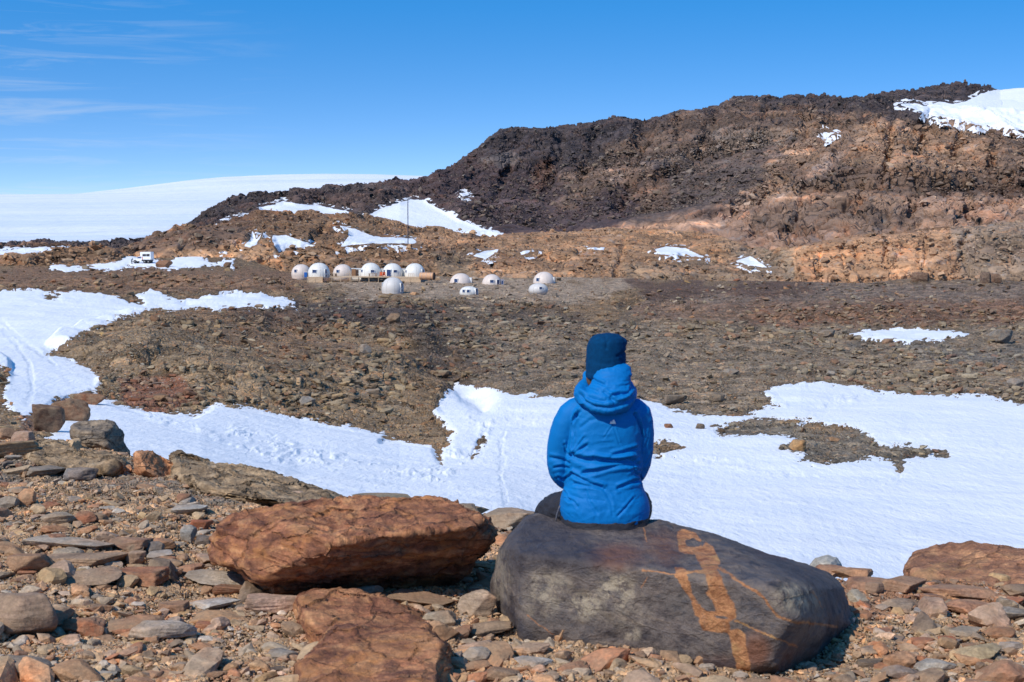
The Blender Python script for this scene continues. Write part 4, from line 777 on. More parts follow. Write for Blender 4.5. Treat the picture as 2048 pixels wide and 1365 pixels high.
merge('outcrop_rubble', P, size, colr, H0, rs, mat_talus)

# ------------------------------------------------------------------ the big boulders, outlines at their own distance with real depth
def resample(poly, c, n):
    poly = np.asarray(poly, float); th = np.linspace(0, 2 * np.pi, n, endpoint=False); out = np.zeros(n)
    for k in range(len(poly)):
        a, b = poly[k] - c, poly[(k + 1) % len(poly)] - c
        dx, dy = np.cos(th), np.sin(th); e = b - a; den = dx * e[1] - dy * e[0]; den = np.where(np.abs(den) < 1e-9, 1e-9, den)
        t = (a[0] * e[1] - a[1] * e[0]) / den; s = (a[0] * dy - a[1] * dx) / den
        ok = (s >= -1e-6) & (s <= 1 + 1e-6) & (t > 0); out = np.where(ok, np.maximum(out, t), out)
    k = np.ones(5) / 5; e = np.concatenate([out[-2:], out, out[:2]]); return th, np.convolve(e, k, 'valid')
def boulder(name, label, poly, c, Yc, df, db, planes, mat, nt=420, nrad=110, k=0.03, rough=0.012, pw=2.6, cat='boulder', seed=3, strata=None, edge=2.5, attrs=None, color=None):
    c = np.array(c, float); th, ro = resample(poly, c, nt)
    ro = ro * (1 + 0.006 * np.interp(th, th, vnoise(np.stack([np.cos(th) * 9, np.sin(th) * 9, th * 0], -1), seed)))
    rho = np.sin(np.linspace(0, np.pi / 2, nrad)) ** 0.9; rho[0] = 0.004
    R_, T_ = np.meshgrid(rho, th, indexing='ij'); RO = np.broadcast_to(ro, R_.shape)
    px = c[0] + R_ * RO * np.cos(T_); py = c[1] + R_ * RO * np.sin(T_)
    inf = (1 - R_ ** pw); inf = np.maximum(inf, 0) ** (1 / 2.0)
    st = [Yc - df * inf]
    for tri in planes:
        A = np.array([[a, b, 1] for a, b, _ in tri], float); s = np.linalg.solve(A, np.array([t[2] for t in tri])); st.append(s[0] * px + s[1] * py + s[2])
    st = np.stack(st); mx = st.max(0); Yf = mx + k * np.log(np.exp((st - mx) / k).sum(0)) - k * 0.3
    Yf = np.minimum(Yf, Yc)
    front = Wp(px, py, Yf); back = Wp(px, py, Yc + db * inf)[:-1][::-1]
    back[..., 2] += 0.0
    V = np.concatenate([back, front[::-1]][::-1] if False else [front, back]); n1 = V.shape[0]
    Vf = V.reshape(-1, 3)
    i = np.arange(n1 - 1)[:, None] * nt; j = np.arange(nt)[None]; j2 = (j + 1) % nt
    q = np.stack([i + j, i + nt + j, i + nt + j2, i + j2], -1).reshape(-1, 4)
    # local relief
    G = V; gr = np.gradient(G, axis=0); gc = np.roll(G, -1, 1) - np.roll(G, 1, 1); N = np.cross(gc, gr); N /= np.linalg.norm(N, axis=-1, keepdims=True) + 1e-9
    cen = Vf.mean(0); sgn = np.sign(((G - cen) * N).sum(-1).mean()); N *= sgn
    d = rough * (fbm(G, 0.22, 4, seed) * 1.0 + 0.45 * fbm(G, 0.05, 4, seed + 2))
    if strata: d = d + strata * fbm(G, (0.5, 0.5, 0.06), 4, seed + 9, 0.55, True)
    V = G + N * d[..., None]
    org = np.array(Wp(c[0], max(p[1] for p in poly), Yc)); Vl = V.reshape(-1, 3) - org
    ppx, ppy = np.concatenate([px, px[:-1][::-1]]), np.concatenate([py, py[:-1][::-1]])
    at = {a: f(ppx, ppy, G).ravel() for a, f in (attrs or {}).items()}
    me = np_mesh(name, Vl, q if sgn > 0 else q[:, ::-1], True, None, at)
    o = link(name, me, mat); o.location = org; 
    if color: o.color = (*color, 1)
    surf = lambda x, y: V[int(np.argmin(((ppx[:nrad] - x) ** 2 + (ppy[:nrad] - y) ** 2)) // nt), int(np.argmin(((ppx[:nrad] - x) ** 2 + (ppy[:nrad] - y) ** 2)) % nt)]
    return tag(o, label, cat), surf
def bank(label, poly, c, Yc, planes, seed):
    return boulder('bedrock_ledge', label, poly, c, Yc, 2.4, 0.6, planes, mat_bank, 420, 130, 0.015, 0.022, seed=seed, strata=0.03, cat='rock ledge')
# black boulder with the orange vein
def warp(px, py, a=2.6, s=0.09):
    P = np.stack([px * s, py * s, px * 0], -1); return px + a * fbm(P, 1.0, 5, 7, .65), py + a * fbm(P, 1.0, 5, 8, .65)
def Z6(l): return [(950 + x / 2.56, 1000 + y / 2.56) for x, y in l]
def vein(px, py, G):
    x, y = warp(px, py); f = -np.full(px.shape, 60.0)
    for p in ([(1040, 165), (1070, 155), (1120, 170), (1150, 205), (1140, 225), (1165, 250), (1180, 215), (1215, 250), (1250, 310), (1250, 330), (1240, 370), (1270, 430), (1290, 490), (1325, 530), (1335, 600), (1300, 625), (1305, 680), (1230, 680), (1170, 665), (1155, 620), (1140, 570), (1120, 520), (1090, 480), (1050, 420), (1025, 390), (1030, 345), (1060, 350), (1080, 370), (1130, 372), (1170, 360), (1130, 290), (1045, 262)],
              [(1295, 675), (1340, 665), (1375, 690), (1385, 760), (1405, 850), (1400, 890), (1345, 890), (1335, 820), (1315, 760)]):
        f = np.maximum(f, psd(x, y, Z6(p)) + 1.6)
    for p in ([(1080, 385), (1130, 375), (1180, 385), (1205, 450), (1190, 480), (1225, 520), (1240, 575), (1190, 575), (1150, 545), (1110, 480)], [(1070, 210), (1120, 195), (1165, 225), (1150, 245), (1080, 240)], [(1215, 590), (1280, 590), (1310, 610), (1240, 612)]):
        f = np.minimum(f, -psd(x, y, Z6(p)) + 1.8)
    for p, wd in (([(1250, 360), (1300, 385), (1400, 450), (1470, 490), (1550, 600), (1620, 620), (1700, 630), (1860, 650)], 2.6), ([(1030, 345), (1050, 420), (1110, 510), (1140, 590)], 3.0), ([(1335, 620), (1420, 660), (1520, 700), (1650, 755)], 2.0), ([(1730, 470), (1760, 520), (1785, 580)], 1.0), ([(860, 360), (980, 378), (1080, 385), (1190, 360)], 1.4), ([(860, 150), (880, 210)], 1.2), ([(270, 590), (330, 640), (400, 690)], 1.0), ([(850, 450), (880, 400)], 1.0)):
        f = np.maximum(f, wd - lsd(x, y, Z6(p)))
    return sstep(-0.8, 1.2, f)
def lichen(px, py, G):
    x, y = warp(px, py, 7, 0.03); f = np.zeros(px.shape)
    for cx, cy, rx, ry, a in ((720, 470, 120, 95, 1.0), (560, 540, 90, 90, 1.0), (380, 470, 130, 120, .7), (1640, 500, 120, 90, 1.0), (800, 690, 60, 50, .7), (330, 560, 90, 60, .45), (140, 350, 60, 220, .5), (760, 600, 150, 90, .35)):
        X, Yy = Z6([(cx, cy)])[0]; f = np.maximum(f, a * sstep(1.25, 0.45, np.sqrt(((x - X) / (rx / 2.56)) ** 2 + ((y - Yy) / (ry / 2.56)) ** 2)))
    return f
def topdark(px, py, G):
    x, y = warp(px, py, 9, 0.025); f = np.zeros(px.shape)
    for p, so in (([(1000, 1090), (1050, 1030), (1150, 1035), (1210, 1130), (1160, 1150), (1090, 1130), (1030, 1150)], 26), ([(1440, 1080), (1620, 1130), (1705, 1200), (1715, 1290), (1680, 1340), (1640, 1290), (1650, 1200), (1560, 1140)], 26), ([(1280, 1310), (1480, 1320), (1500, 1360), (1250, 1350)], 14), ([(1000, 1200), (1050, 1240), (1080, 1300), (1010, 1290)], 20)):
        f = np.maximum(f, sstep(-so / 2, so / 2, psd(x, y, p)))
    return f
def rusty(px, py, G):
    x, y = warp(px, py, 8, 0.03); f = np.zeros(px.shape)
    for cx, cy, rx, ry, a in ((720, 290, 170, 80, .7), (960, 250, 120, 90, .5), (1440, 780, 90, 110, .9), (1600, 270, 170, 40, .7), (1250, 860, 140, 60, .5), (1650, 820, 120, 80, .45)):
        X, Yy = Z6([(cx, cy)])[0]; f = np.maximum(f, a * sstep(1.3, 0.3, np.sqrt(((x - X) / (rx / 2.56)) ** 2 + ((y - Yy) / (ry / 2.56)) ** 2)))
    return f
def boulder_mat(name, base_stops, sc=1.0, rough=0.62, extra=None, bd=0.01, spec=0.35, flow=(1.0, 1.0, 5.0), blocky=0.0):
    n = NT(name); p = n.pos()
    w0 = n.noise(n.mapv(p, flow, (0.2, -0.28, 0.0)), 2.2 * sc, 8, 0.62, 1.4); f = n.noise(p, 70 * sc, 6, 0.7); m = n.noise(p, 11 * sc, 7, 0.68, 0.5)
    c = n.ramp(w0, base_stops)
    c = n.mix(1.0, c, n.ramp(m, [(0.3, (0.66, 0.66, 0.67)), (0.5, (1, 1, 1)), (0.72, (1.42, 1.36, 1.3))]), 'MULTIPLY')
    c = n.mix(1.0, c, n.ramp(f, [(0.3, (0.7,) * 3), (0.5, (1,) * 3), (0.7, (1.35,) * 3)]), 'MULTIPLY')
    if blocky:
        ws = n.n('ShaderNodeVectorMath', operation='MULTIPLY_ADD'); n.l(n.noise(p, 4.0, 4, 0.6, col=True), ws.inputs[0]); ws.inputs[1].default_value = (0.09,) * 3; n.l(p, ws.inputs[2])
        qv = n.mapv(ws.outputs[0], (3.2, 3.2, 9.0), (0.3, 0.22, 0)); vv = n.n('ShaderNodeTexVoronoi', feature='F1'); n.l(qv, vv.inputs['Vector']); vv.inputs['Scale'].default_value = 1.0
        q2 = n.mapv(ws.outputs[0], (11, 11, 26.0), (0.3, 0.22, 0)); v2 = n.n('ShaderNodeTexVoronoi', feature='F1'); n.l(q2, v2.inputs['Vector']); v2.inputs['Scale'].default_value = 1.0
        ck = n.rng(n.vor(qv, 1.0, 'DISTANCE_TO_EDGE'), 0.0, 0.035, -1, 0); ci = n.sepc(vv.outputs['Color'])[0]; ci2 = n.sepc(v2.outputs['Color'])[0]
        dh = n.math('MULTIPLY_ADD', ci2, 0.45, ci); dh = n.math('MULTIPLY_ADD', ck, 0.4, dh); dh = n.math('MULTIPLY_ADD', m, 0.6, dh); n.disp(dh, blocky, 1.05)
        c = n.mix(1.0, c, n.ramp(ci2, [(0.0, (0.78, 0.76, 0.76)), (1.0, (1.25, 1.2, 1.15))]), 'MULTIPLY'); c = n.mix(n.rng(ck, -1.0, 0.0, 0.4, 0.0), c, (0.03, 0.02, 0.018))
    if extra: c = extra(n, c, p, m, f)
    n.base(c, n.rng(m, 0.3, 0.7, rough - 0.12, rough + 0.15), spec)
    h = n.math('MULTIPLY_ADD', m, 2.5, n.math('MULTIPLY', f, 0.8)); h = n.math('ADD', h, w0)
    n.bump(h, 0.9, bd)
    return n.m
def ex_black(n, c, p, m, f):
    mo = n.noise(n.mapv(p, loc=(2, 5, 1)), 6.5, 8, 0.72); c = n.mix(0.6, c, n.ramp(mo, [(0.36, (0.035, 0.031, 0.035)), (0.45, (0.115, 0.092, 0.082)), (0.53, (0.21, 0.168, 0.14)), (0.62, (0.10, 0.092, 0.096))]))
    c = n.mix(n.attr('rusty', 'Fac'), c, n.mix(m, (0.12, 0.045, 0.028), (0.24, 0.10, 0.05)))
    li = n.math('MULTIPLY', n.attr('lichen', 'Fac'), n.rng(n.noise(p, 17, 8, 0.8), 0.43, 0.55))
    c = n.mix(n.math('MULTIPLY', li, 0.8), c, n.mix(f, (0.34, 0.265, 0.18), (0.55, 0.45, 0.31)))
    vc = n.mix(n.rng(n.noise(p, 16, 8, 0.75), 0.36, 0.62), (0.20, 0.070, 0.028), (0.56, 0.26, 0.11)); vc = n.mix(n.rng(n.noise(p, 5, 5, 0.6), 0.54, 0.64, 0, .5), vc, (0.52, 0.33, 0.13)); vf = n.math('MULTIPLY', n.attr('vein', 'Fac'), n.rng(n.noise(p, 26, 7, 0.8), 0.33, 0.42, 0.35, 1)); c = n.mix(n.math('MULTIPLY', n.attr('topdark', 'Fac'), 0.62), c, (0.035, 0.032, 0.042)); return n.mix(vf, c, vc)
mat_black = boulder_mat('dark_polished_gneiss', [(0.34, (0.022, 0.020, 0.024)), (0.43, (0.065, 0.052, 0.050)), (0.50, (0.125, 0.094, 0.078)), (0.55, (0.070, 0.060, 0.066)), (0.64, (0.20, 0.15, 0.11))], extra=ex_black, bd=0.011, flow=(1, 1, 4), spec=0.28, rough=0.6, blocky=0.0035)
BB = [(979, 1172), (989, 1137), (1001, 1098), (1024, 1066), (1051, 1035), (1079, 1029), (1114, 1037), (1200, 1040), (1317, 1042), (1380, 1057), (1438, 1070), (1497, 1094), (1555, 1113), (1614, 1129), (1665, 1152), (1688, 1172), (1698, 1211), (1710, 1250), (1697, 1281), (1682, 1312), (1668, 1345), (1650, 1392), (1570, 1400), (1477, 1392), (1262, 1362), (1184, 1345), (1098, 1330), (1040, 1312), (1010, 1285), (1005, 1242), (987, 1219)]
bb, bb_surf = boulder('boulder', 'huge smooth black boulder crossed by an orange vein, under the seated person', BB, (1330, 1210), 6.75, 1.6, 0.35,
    [((1060, 1290, 5.98), (1600, 1350, 5.42), (1400, 1160, 5.62)), ((1050, 1085, 6.15), (1400, 1150, 5.62), (1280, 1036, 6.62)), ((1036, 1110, 6.02), (1040, 1285, 6.0), (978, 1180, 6.6)), ((1600, 1300, 5.42), (1640, 1180, 5.75), (1712, 1240, 6.3)), ((1560, 1340, 5.40), (1680, 1290, 5.65), (1640, 1372, 5.85)), ((1150, 1290, 5.80), (1500, 1335, 5.44), (1350, 1390, 5.85))],
    mat_black, 760, 230, 0.035, 0.010, attrs={'vein': vein, 'lichen': lichen, 'rusty': rusty, 'topdark': topdark}, seed=12)
def ex_red(n, c, p, m, f):
    v = n.noise(n.mapv(p, (1, 1, 2.2)), 4.5, 8, 0.72, 0.8)
    c = n.mix(n.rng(v, 0.5, 0.66, 0, 0.75), c, (0.50, 0.215, 0.075))
    return n.mix(n.rng(n.noise(n.mapv(p, loc=(4, 1, 2)), 3.0, 6, 0.7), 0.54, 0.7, 0, 0.5), c, (0.10, 0.05, 0.042))
mat_red = boulder_mat('rusty_rock', [(0.36, (0.16, 0.065, 0.040)), (0.5, (0.33, 0.145, 0.075)), (0.66, (0.50, 0.26, 0.125))], rough=0.8, blocky=0.012, extra=ex_red, bd=0.012, spec=0.2, flow=(1.4, 1.4, 5))
RB = [(425, 1100), (435, 1068), (448, 1042), (470, 1027), (505, 1023), (590, 1014), (654, 1008), (689, 1000), (733, 999), (781, 1003), (876, 1000), (908, 1011), (940, 1027), (971, 1042), (987, 1058), (984, 1077), (971, 1095), (949, 1100), (940, 1125), (914, 1150), (889, 1176), (863, 1190), (774, 1203), (686, 1200), (622, 1196), (543, 1196), (521, 1170), (489, 1150), (457, 1131), (425, 1119)]
boulder('boulder', 'large rust-red angular boulder with a dark undercut, left of the black boulder', RB, (715, 1098), 7.35, 1.4, 0.35,
    [((460, 1055, 6.90), (700, 1090, 6.40), (800, 1002, 7.3)), ((725, 1066, 6.44), (960, 1046, 6.66), (830, 1185, 7.20)), ((470, 1110, 6.85), (600, 1138, 6.50), (480, 1060, 6.95)), ((560, 1152, 6.55), (700, 1108, 6.43), (660, 1196, 7.05)), ((950, 1040, 6.75), (975, 1090, 6.9), (988, 1060, 7.1))],
    mat_red, 620, 190, 0.008, 0.026, seed=22, strata=0.024)
boulder('boulder', 'cracked rust-brown slab at the bottom of the picture, nearest to the viewer', [(560, 1400), (585, 1362), (600, 1330), (650, 1283), (668, 1262), (722, 1257), (745, 1268), (800, 1262), (855, 1264), (898, 1298), (914, 1330), (908, 1372), (880, 1420), (700, 1440)], (745, 1350), 5.7, 1.3, 0.3,
    [((590, 1365, 4.95), (860, 1362, 4.90), (740, 1262, 5.50)), ((880, 1300, 5.25), (914, 1330, 5.5), (890, 1380, 5.05)), ((600, 1330, 5.2), (655, 1282, 5.35), (610, 1380, 4.95))], mat_red, 420, 130, 0.01, 0.014, seed=32, strata=0.012)
boulder('boulder', 'flat rust-brown slab behind the cracked slab at the bottom', [(597, 1196), (640, 1187), (700, 1186), (760, 1196), (820, 1222), (870, 1242), (902, 1280), (918, 1330), (912, 1372), (700, 1380), (640, 1320), (608, 1300), (596, 1240)], (750, 1275), 6.6, 1.2, 0.25,
    [((600, 1255, 5.80), (880, 1290, 5.52), (720, 1190, 6.35)), ((605, 1250, 5.80), (640, 1340, 5.6), (720, 1250, 5.78))], mat_red, 420, 130, 0.02, 0.016, seed=42, strata=0.008)
mat_tanb = boulder_mat('tan_streaked_rock', [(0.3, (0.21, 0.10, 0.06)), (0.5, (0.34, 0.17, 0.095)), (0.7, (0.46, 0.25, 0.13))], rough=0.8, blocky=0.008, bd=0.010, spec=0.2, flow=(1.5, 1.5, 5), extra=lambda n, c, p, m, f: n.mix(n.rng(n.noise(p, 1.6, 6, 0.7), 0.54, 0.64, 0, 0.55), c, (0.50, 0.28, 0.11)))
boulder('boulder', 'big smooth tan and rust boulder at the right border of the ledge', [(1806, 1165), (1812, 1135), (1840, 1106), (1868, 1096), (1930, 1092), (2048, 1098), (2180, 1112), (2260, 1150), (2270, 1220), (2100, 1236), (1990, 1222), (1930, 1196), (1860, 1186), (1812, 1185)], (2020, 1158), 8.6, 1.7, 0.5,
    [((1850, 1165, 7.75), (2150, 1160, 7.35), (1980, 1098, 8.4)), ((1960, 1180, 7.50), (2150, 1178, 7.35), (2050, 1226, 8.0)), ((1830, 1130, 8.0), (1830, 1175, 7.95), (1806, 1165, 8.5))], mat_tanb, 420, 130, 0.04, 0.02, seed=52, strata=0.014)
mat_bank = boulder_mat('cracked_bedrock', [(0.36, (0.20, 0.14, 0.085)), (0.5, (0.36, 0.255, 0.155)), (0.66, (0.48, 0.36, 0.23))], sc=0.7, rough=0.9, blocky=0.020, bd=0.02, spec=0.15, flow=(1.4, 1.4, 6))
bank('long cracked olive-brown bedrock ledge running down to the red boulder along the snow', [(345, 912), (362, 906), (380, 911), (402, 929), (415, 934), (480, 938), (530, 949), (590, 970), (645, 988), (690, 1002), (720, 1018), (700, 1036), (640, 1034), (560, 1026), (480, 1016), (420, 1000), (380, 978), (352, 950)], (500, 975), 11.6,
    [((345, 950, 10.45), (640, 1020, 9.15), (520, 947, 11.1)), ((420, 985, 9.85), (620, 1022, 9.1), (500, 1012, 9.55))], 91)
bank('broad brown bedrock ledge carrying the square boulder at the left', [(40, 892), (75, 886), (130, 892), (150, 908), (200, 914), (250, 918), (272, 928), (280, 945), (280, 965), (200, 962), (130, 955), (70, 945), (35, 915)], (165, 920), 12.9,
    [((80, 935, 10.85), (270, 955, 10.25), (160, 890, 11.9)), ((70, 930, 10.95), (200, 955, 10.4), (140, 958, 10.5))], 92)
mat_grb = boulder_mat('grey_banded_rock', [(0.3, (0.13, 0.115, 0.10)), (0.5, (0.22, 0.175, 0.13)), (0.7, (0.33, 0.25, 0.17))], rough=0.85, blocky=0.009, bd=0.010, spec=0.2)
boulder('boulder', 'square grey-brown boulder standing on the ledge against the left snow', [(141, 852), (165, 843), (190, 841), (228, 847), (240, 868), (248, 890), (256, 908), (252, 916), (225, 914), (190, 905), (150, 900), (146, 880)], (196, 876), 12.6, 0.5, 0.3,
    [((150, 860, 12.25), (222, 864, 12.15), (190, 842, 12.6)), ((150, 870, 12.2), (200, 895, 12.15), (215, 860, 12.15)), ((212, 868, 12.15), (220, 905, 12.15), (250, 890, 12.5))], mat_grb, 240, 70, 0.03, 0.02, seed=62, strata=0.01)
boulder('boulder', 'two-lobed bright orange rock on the ledge right of the square boulder', [(270, 906), (300, 903), (318, 912), (340, 922), (356, 938), (357, 962), (345, 970), (330, 972), (312, 960), (290, 955), (270, 948)], (315, 938), 10.9, 0.35, 0.2,
    [((280, 925, 10.6), (300, 945, 10.6), (310, 905, 10.9)), ((330, 930, 10.55), (330, 965, 10.55), (357, 950, 10.8))], boulder_mat('orange_rock', [(0.3, (0.32, 0.14, 0.07)), (0.5, (0.45, 0.21, 0.10)), (0.7, (0.55, 0.30, 0.16))], rough=0.85, blocky=0.009, bd=0.01, spec=0.2), 220, 60, 0.02, 0.02, seed=72)
boulder('boulder', 'smooth whitish boulder peeking over the black boulder in front of the snow', [(1618, 1132), (1632, 1117), (1655, 1110), (1674, 1116), (1684, 1128), (1688, 1148), (1650, 1156), (1618, 1148)], (1652, 1133), 8.4, 0.35, 0.25,
    [], boulder_mat('pale_smooth_rock', [(0.3, (0.30, 0.27, 0.22)), (0.5, (0.42, 0.38, 0.32)), (0.7, (0.52, 0.46, 0.37))], rough=0.8, bd=0.006, spec=0.2), 180, 50, 0.03, 0.008, seed=82)
#=====PART4=====
# ------------------------------------------------------------------ the seated person
def voxel(name, build, vox, smooth_it=6, smooth_f=0.5):
    """union of closed shapes -> one continuous surface"""
    bm = bmesh.new(); build(bm); me = bpy.data.meshes.new('t'); bm.to_mesh(me); bm.free()
    o = bpy.data.objects.new('t', me); C.objects.link(o)
    m = o.modifiers.new('r', 'REMESH'); m.mode = 'VOXEL'; m.voxel_size = vox; m.adaptivity = 0
    if smooth_it: s = o.modifiers.new('s', 'SMOOTH'); s.iterations = smooth_it; s.factor = smooth_f
    bpy.context.view_layer.update(); dg = bpy.context.evaluated_depsgraph_get()
    r = bpy.data.meshes.new_from_object(o.evaluated_get(dg)); r.name = name
    bpy.data.objects.remove(o); bpy.data.meshes.remove(me)
    r.polygons.foreach_set('use_smooth', np.ones(len(r.polygons), bool)); return r
def mv(me): a = np.empty(len(me.vertices) * 3, np.float32); me.vertices.foreach_get('co', a); return a.reshape(-1, 3).astype(float)
def mn(me): a = np.empty(len(me.vertices) * 3, np.float32); me.vertices.foreach_get('normal', a); return a.reshape(-1, 3).astype(float)
def setv(me, V): me.vertices.foreach_set('co', np.ascontiguousarray(V, np.float32).ravel()); me.update()
def ball(bm, c, r, seg=20):
    r = (r, r, r) if not isinstance(r, (tuple, list)) else r
    bmesh.ops.create_uvsphere(bm, u_segments=seg, v_segments=seg // 2 + 2, radius=1.0, matrix=Matrix.Translation(c) @ Matrix.Diagonal((*r, 1)))
def chain(bm, pts, seg=18, flat=1.0):
    """tapered limb through (x, y, z, r) joints, with round ends"""
    P = [Vector(p[:3]) for p in pts]; rad = [p[3] for p in pts]
    PP, RR = [P[0]], [rad[0]]
    for a in range(len(P) - 1):
        n = max(2, int((P[a + 1] - P[a]).length / max(0.012, min(rad) * 0.8)))
        p0 = P[max(a - 1, 0)]; p3 = P[min(a + 2, len(P) - 1)]
        for i in range(1, n + 1):
            t = i / n; p1, p2 = P[a], P[a + 1]
            q = 0.5 * ((2 * p1) + (p2 - p0) * t + (2 * p0 - 5 * p1 + 4 * p2 - p3) * t * t + (3 * p1 - p0 - 3 * p2 + p3) * t ** 3)
            PP.append(q); RR.append(rad[a] * (1 - t) + rad[a + 1] * t)
    rings = []; T0 = (PP[1] - PP[0]).normalized(); U = T0.orthogonal().normalized()
    for i, p in enumerate(PP):
        T = (PP[min(i + 1, len(PP) - 1)] - PP[max(i - 1, 0)]).normalized(); U = (U - T * U.dot(T)).normalized(); W_ = T.cross(U)
        rings.append([bm.verts.new(p + (U * math.cos(k * 2 * math.pi / seg) + W_ * math.sin(k * 2 * math.pi / seg) * flat) * RR[i]) for k in range(seg)])
    for a, b in zip(rings, rings[1:]):
        for k in range(seg): bm.faces.new((a[k], a[(k + 1) % seg], b[(k + 1) % seg], b[k]))
    bm.faces.new(rings[0][::-1]); bm.faces.new(rings[-1])
    ball(bm, PP[0], RR[0] * 0.995, seg); ball(bm, PP[-1], RR[-1] * 0.995, seg)
def loft(bm, rings, seg=40, p=2.3):
    """rings (z, cx, cy, half width, half depth) bottom to top, superellipse sections, capped"""
    vs = []
    for z, cx, cy, a, b in rings:
        r = []
        for k in range(seg):
            t = 2 * math.pi * k / seg; c, s = math.cos(t), math.sin(t)
            r.append(bm.verts.new((cx + a * math.copysign(abs(c) ** (2 / p), c), cy + b * math.copysign(abs(s) ** (2 / p), s), z)))
        vs.append(r)
    for a, b in zip(vs, vs[1:]):
        for k in range(seg): bm.faces.new((a[k], a[(k + 1) % seg], b[(k + 1) % seg], b[k]))
    bm.faces.new(vs[0][::-1]); bm.faces.new(vs[-1])
PO = Vector(bb_surf(1212, 1066)) + Vector((0, 0.16, 0.0))
PD = PO.y * CP - PO.z * SP; ps = PD / F
O_ = Wp(1210, 1060, PO.y); PO = Vector(O_)
PS = ps / 0.002222           # scale so that the figure fills the size it has in the photograph
person = thing('person', 'person in bright blue hooded jacket and dark blue beanie sitting on the black boulder', 'person', PO); person.scale = (PS,) * 3
def towl(V): return V * PS + np.array(PO)
def zc(l): return [(1020 + a / 2.967, 640 + b / 2.967) for a, b in l]
# --- body: head, neck, torso, arms with hands, legs: one continuous mesh
def hand(bm, w, d, up, side):
    """w wrist, d direction of the fingers, up back of the hand, side: +1 thumb along cross"""
    w, d, up = Vector(w), Vector(d).normalized(), Vector(up).normalized(); sd = d.cross(up).normalized() * side
    M = w + d * 0.05
    chain(bm, [(*w, .024), (*(w + d * .03), .028), (*(w + d * .07), .030), (*(w + d * .09), .024)], 14, 0.62)
    for k, (o, L_) in enumerate(((-.027, .066), (-.009, .078), (.010, .084), (.028, .076))):
        b = w + d * 0.085 + sd * o; j1 = b + d * L_ * .45 - up * .006; j2 = j1 + d * L_ * .3 - up * .016; j3 = j2 + d * L_ * .2 - up * .018
        chain(bm, [(*(b - d * .03), .0095), (*b, .0095), (*j1, .0088), (*j2, .008), (*j3, .007)], 10)
    b = w + d * .03 + sd * .026; chain(bm, [(*b, .013), (*(b + sd * .022 + d * .02 - up * .008), .0115), (*(b + sd * .03 + d * .05 - up * .016), .010), (*(b + sd * .026 + d * .072 - up * .02), .008)], 10)
LW, RW_ = Vector((-.11, .27, .165)), Vector((.085, .28, .160))
def body(bm):
    loft(bm, [(.02, 0, .06, .12, .09), (.10, 0, .06, .14, .10), (.22, 0, .06, .115, .085), (.38, 0, .05, .125, .09), (.50, 0, .05, .14, .085), (.56, 0, .05, .10, .06), (.60, .0, .055, .055, .05)], 30, 2.1)
    chain(bm, [(0, .05, .56, .055), (.002, .065, .63, .052), (.004, .075, .68, .055)])
    ball(bm, (.004, .070, .755), (.071, .088, .095), 28); ball(bm, (.004, .10, .725), (.055, .07, .055), 24)     # skull and jaw
    ball(bm, (.004, .172, .745), (.012, .016, .013), 12); chain(bm, [(.004, .160, .785, .007), (.004, .172, .750, .010)], 10)   # nose
    for s in (-1, 1): ball(bm, (.004 + s * .074, .075, .755), (.010, .017, .030), 12)                                           # ears
    chain(bm, [(-.018, .158, .712, .006), (.004, .163, .712, .0075), (.026, .158, .712, .006)], 10)                                # lips
    for s in (-1, 1): chain(bm, [(s * .05 + .004, .135, .800, .008), (s * .025 + .004, .156, .803, .008)], 10)                  # brow
    for s, sh, el, wr in ((-1, (-.145, .05, .50), (-.196, .09, .26), LW), (1, (.14, .05, .50), (.154, .10, .265), RW_)):
        chain(bm, [(*sh, .038), (*((Vector(sh) + Vector(el)) / 2), .033), (*el, .028), (*((Vector(el) + wr) / 2), .027), (*wr, .023)])
    hand(bm, LW, (.80, .48, -.25), (-.1, .35, 1), -1); hand(bm, RW_, (-.85, .50, -.20), (.1, .35, 1), 1)
    chain(bm, [(-.09, .08, .08, .075), (-.165, .25, .035, .066), (-.235, .42, -.035, .052), (-.24, .47, -.22, .046), (-.25, .50, -.46, .034)])
    chain(bm, [(.09, .08, .08, .075), (.12, .25, .05, .07), (.15, .44, -.01, .055), (.15, .48, -.22, .048), (.15, .50, -.46, .034)])
    for x in (-.25, .15): chain(bm, [(x, .48, -.50, .035), (x, .56, -.52, .034), (x, .64, -.53, .026)])
skin = simple('skin', (0.52, 0.30, 0.21), 0.55, 0.35, 0.1, 20)
bod = link('body', voxel('body', body, 0.0045, 2), skin, person)
for s in (-1, 1):
    bm = bmesh.new(); ball(bm, (.004 + s * .030, .150, .776), .0125, 14); link('eye', bm_mesh('eye', bm, True), simple('eye', (0.7, 0.68, 0.65), 0.2), person) if s < 0 else link('eye', bm_mesh('eye', bm, True), bpy.data.materials['eye'], person)
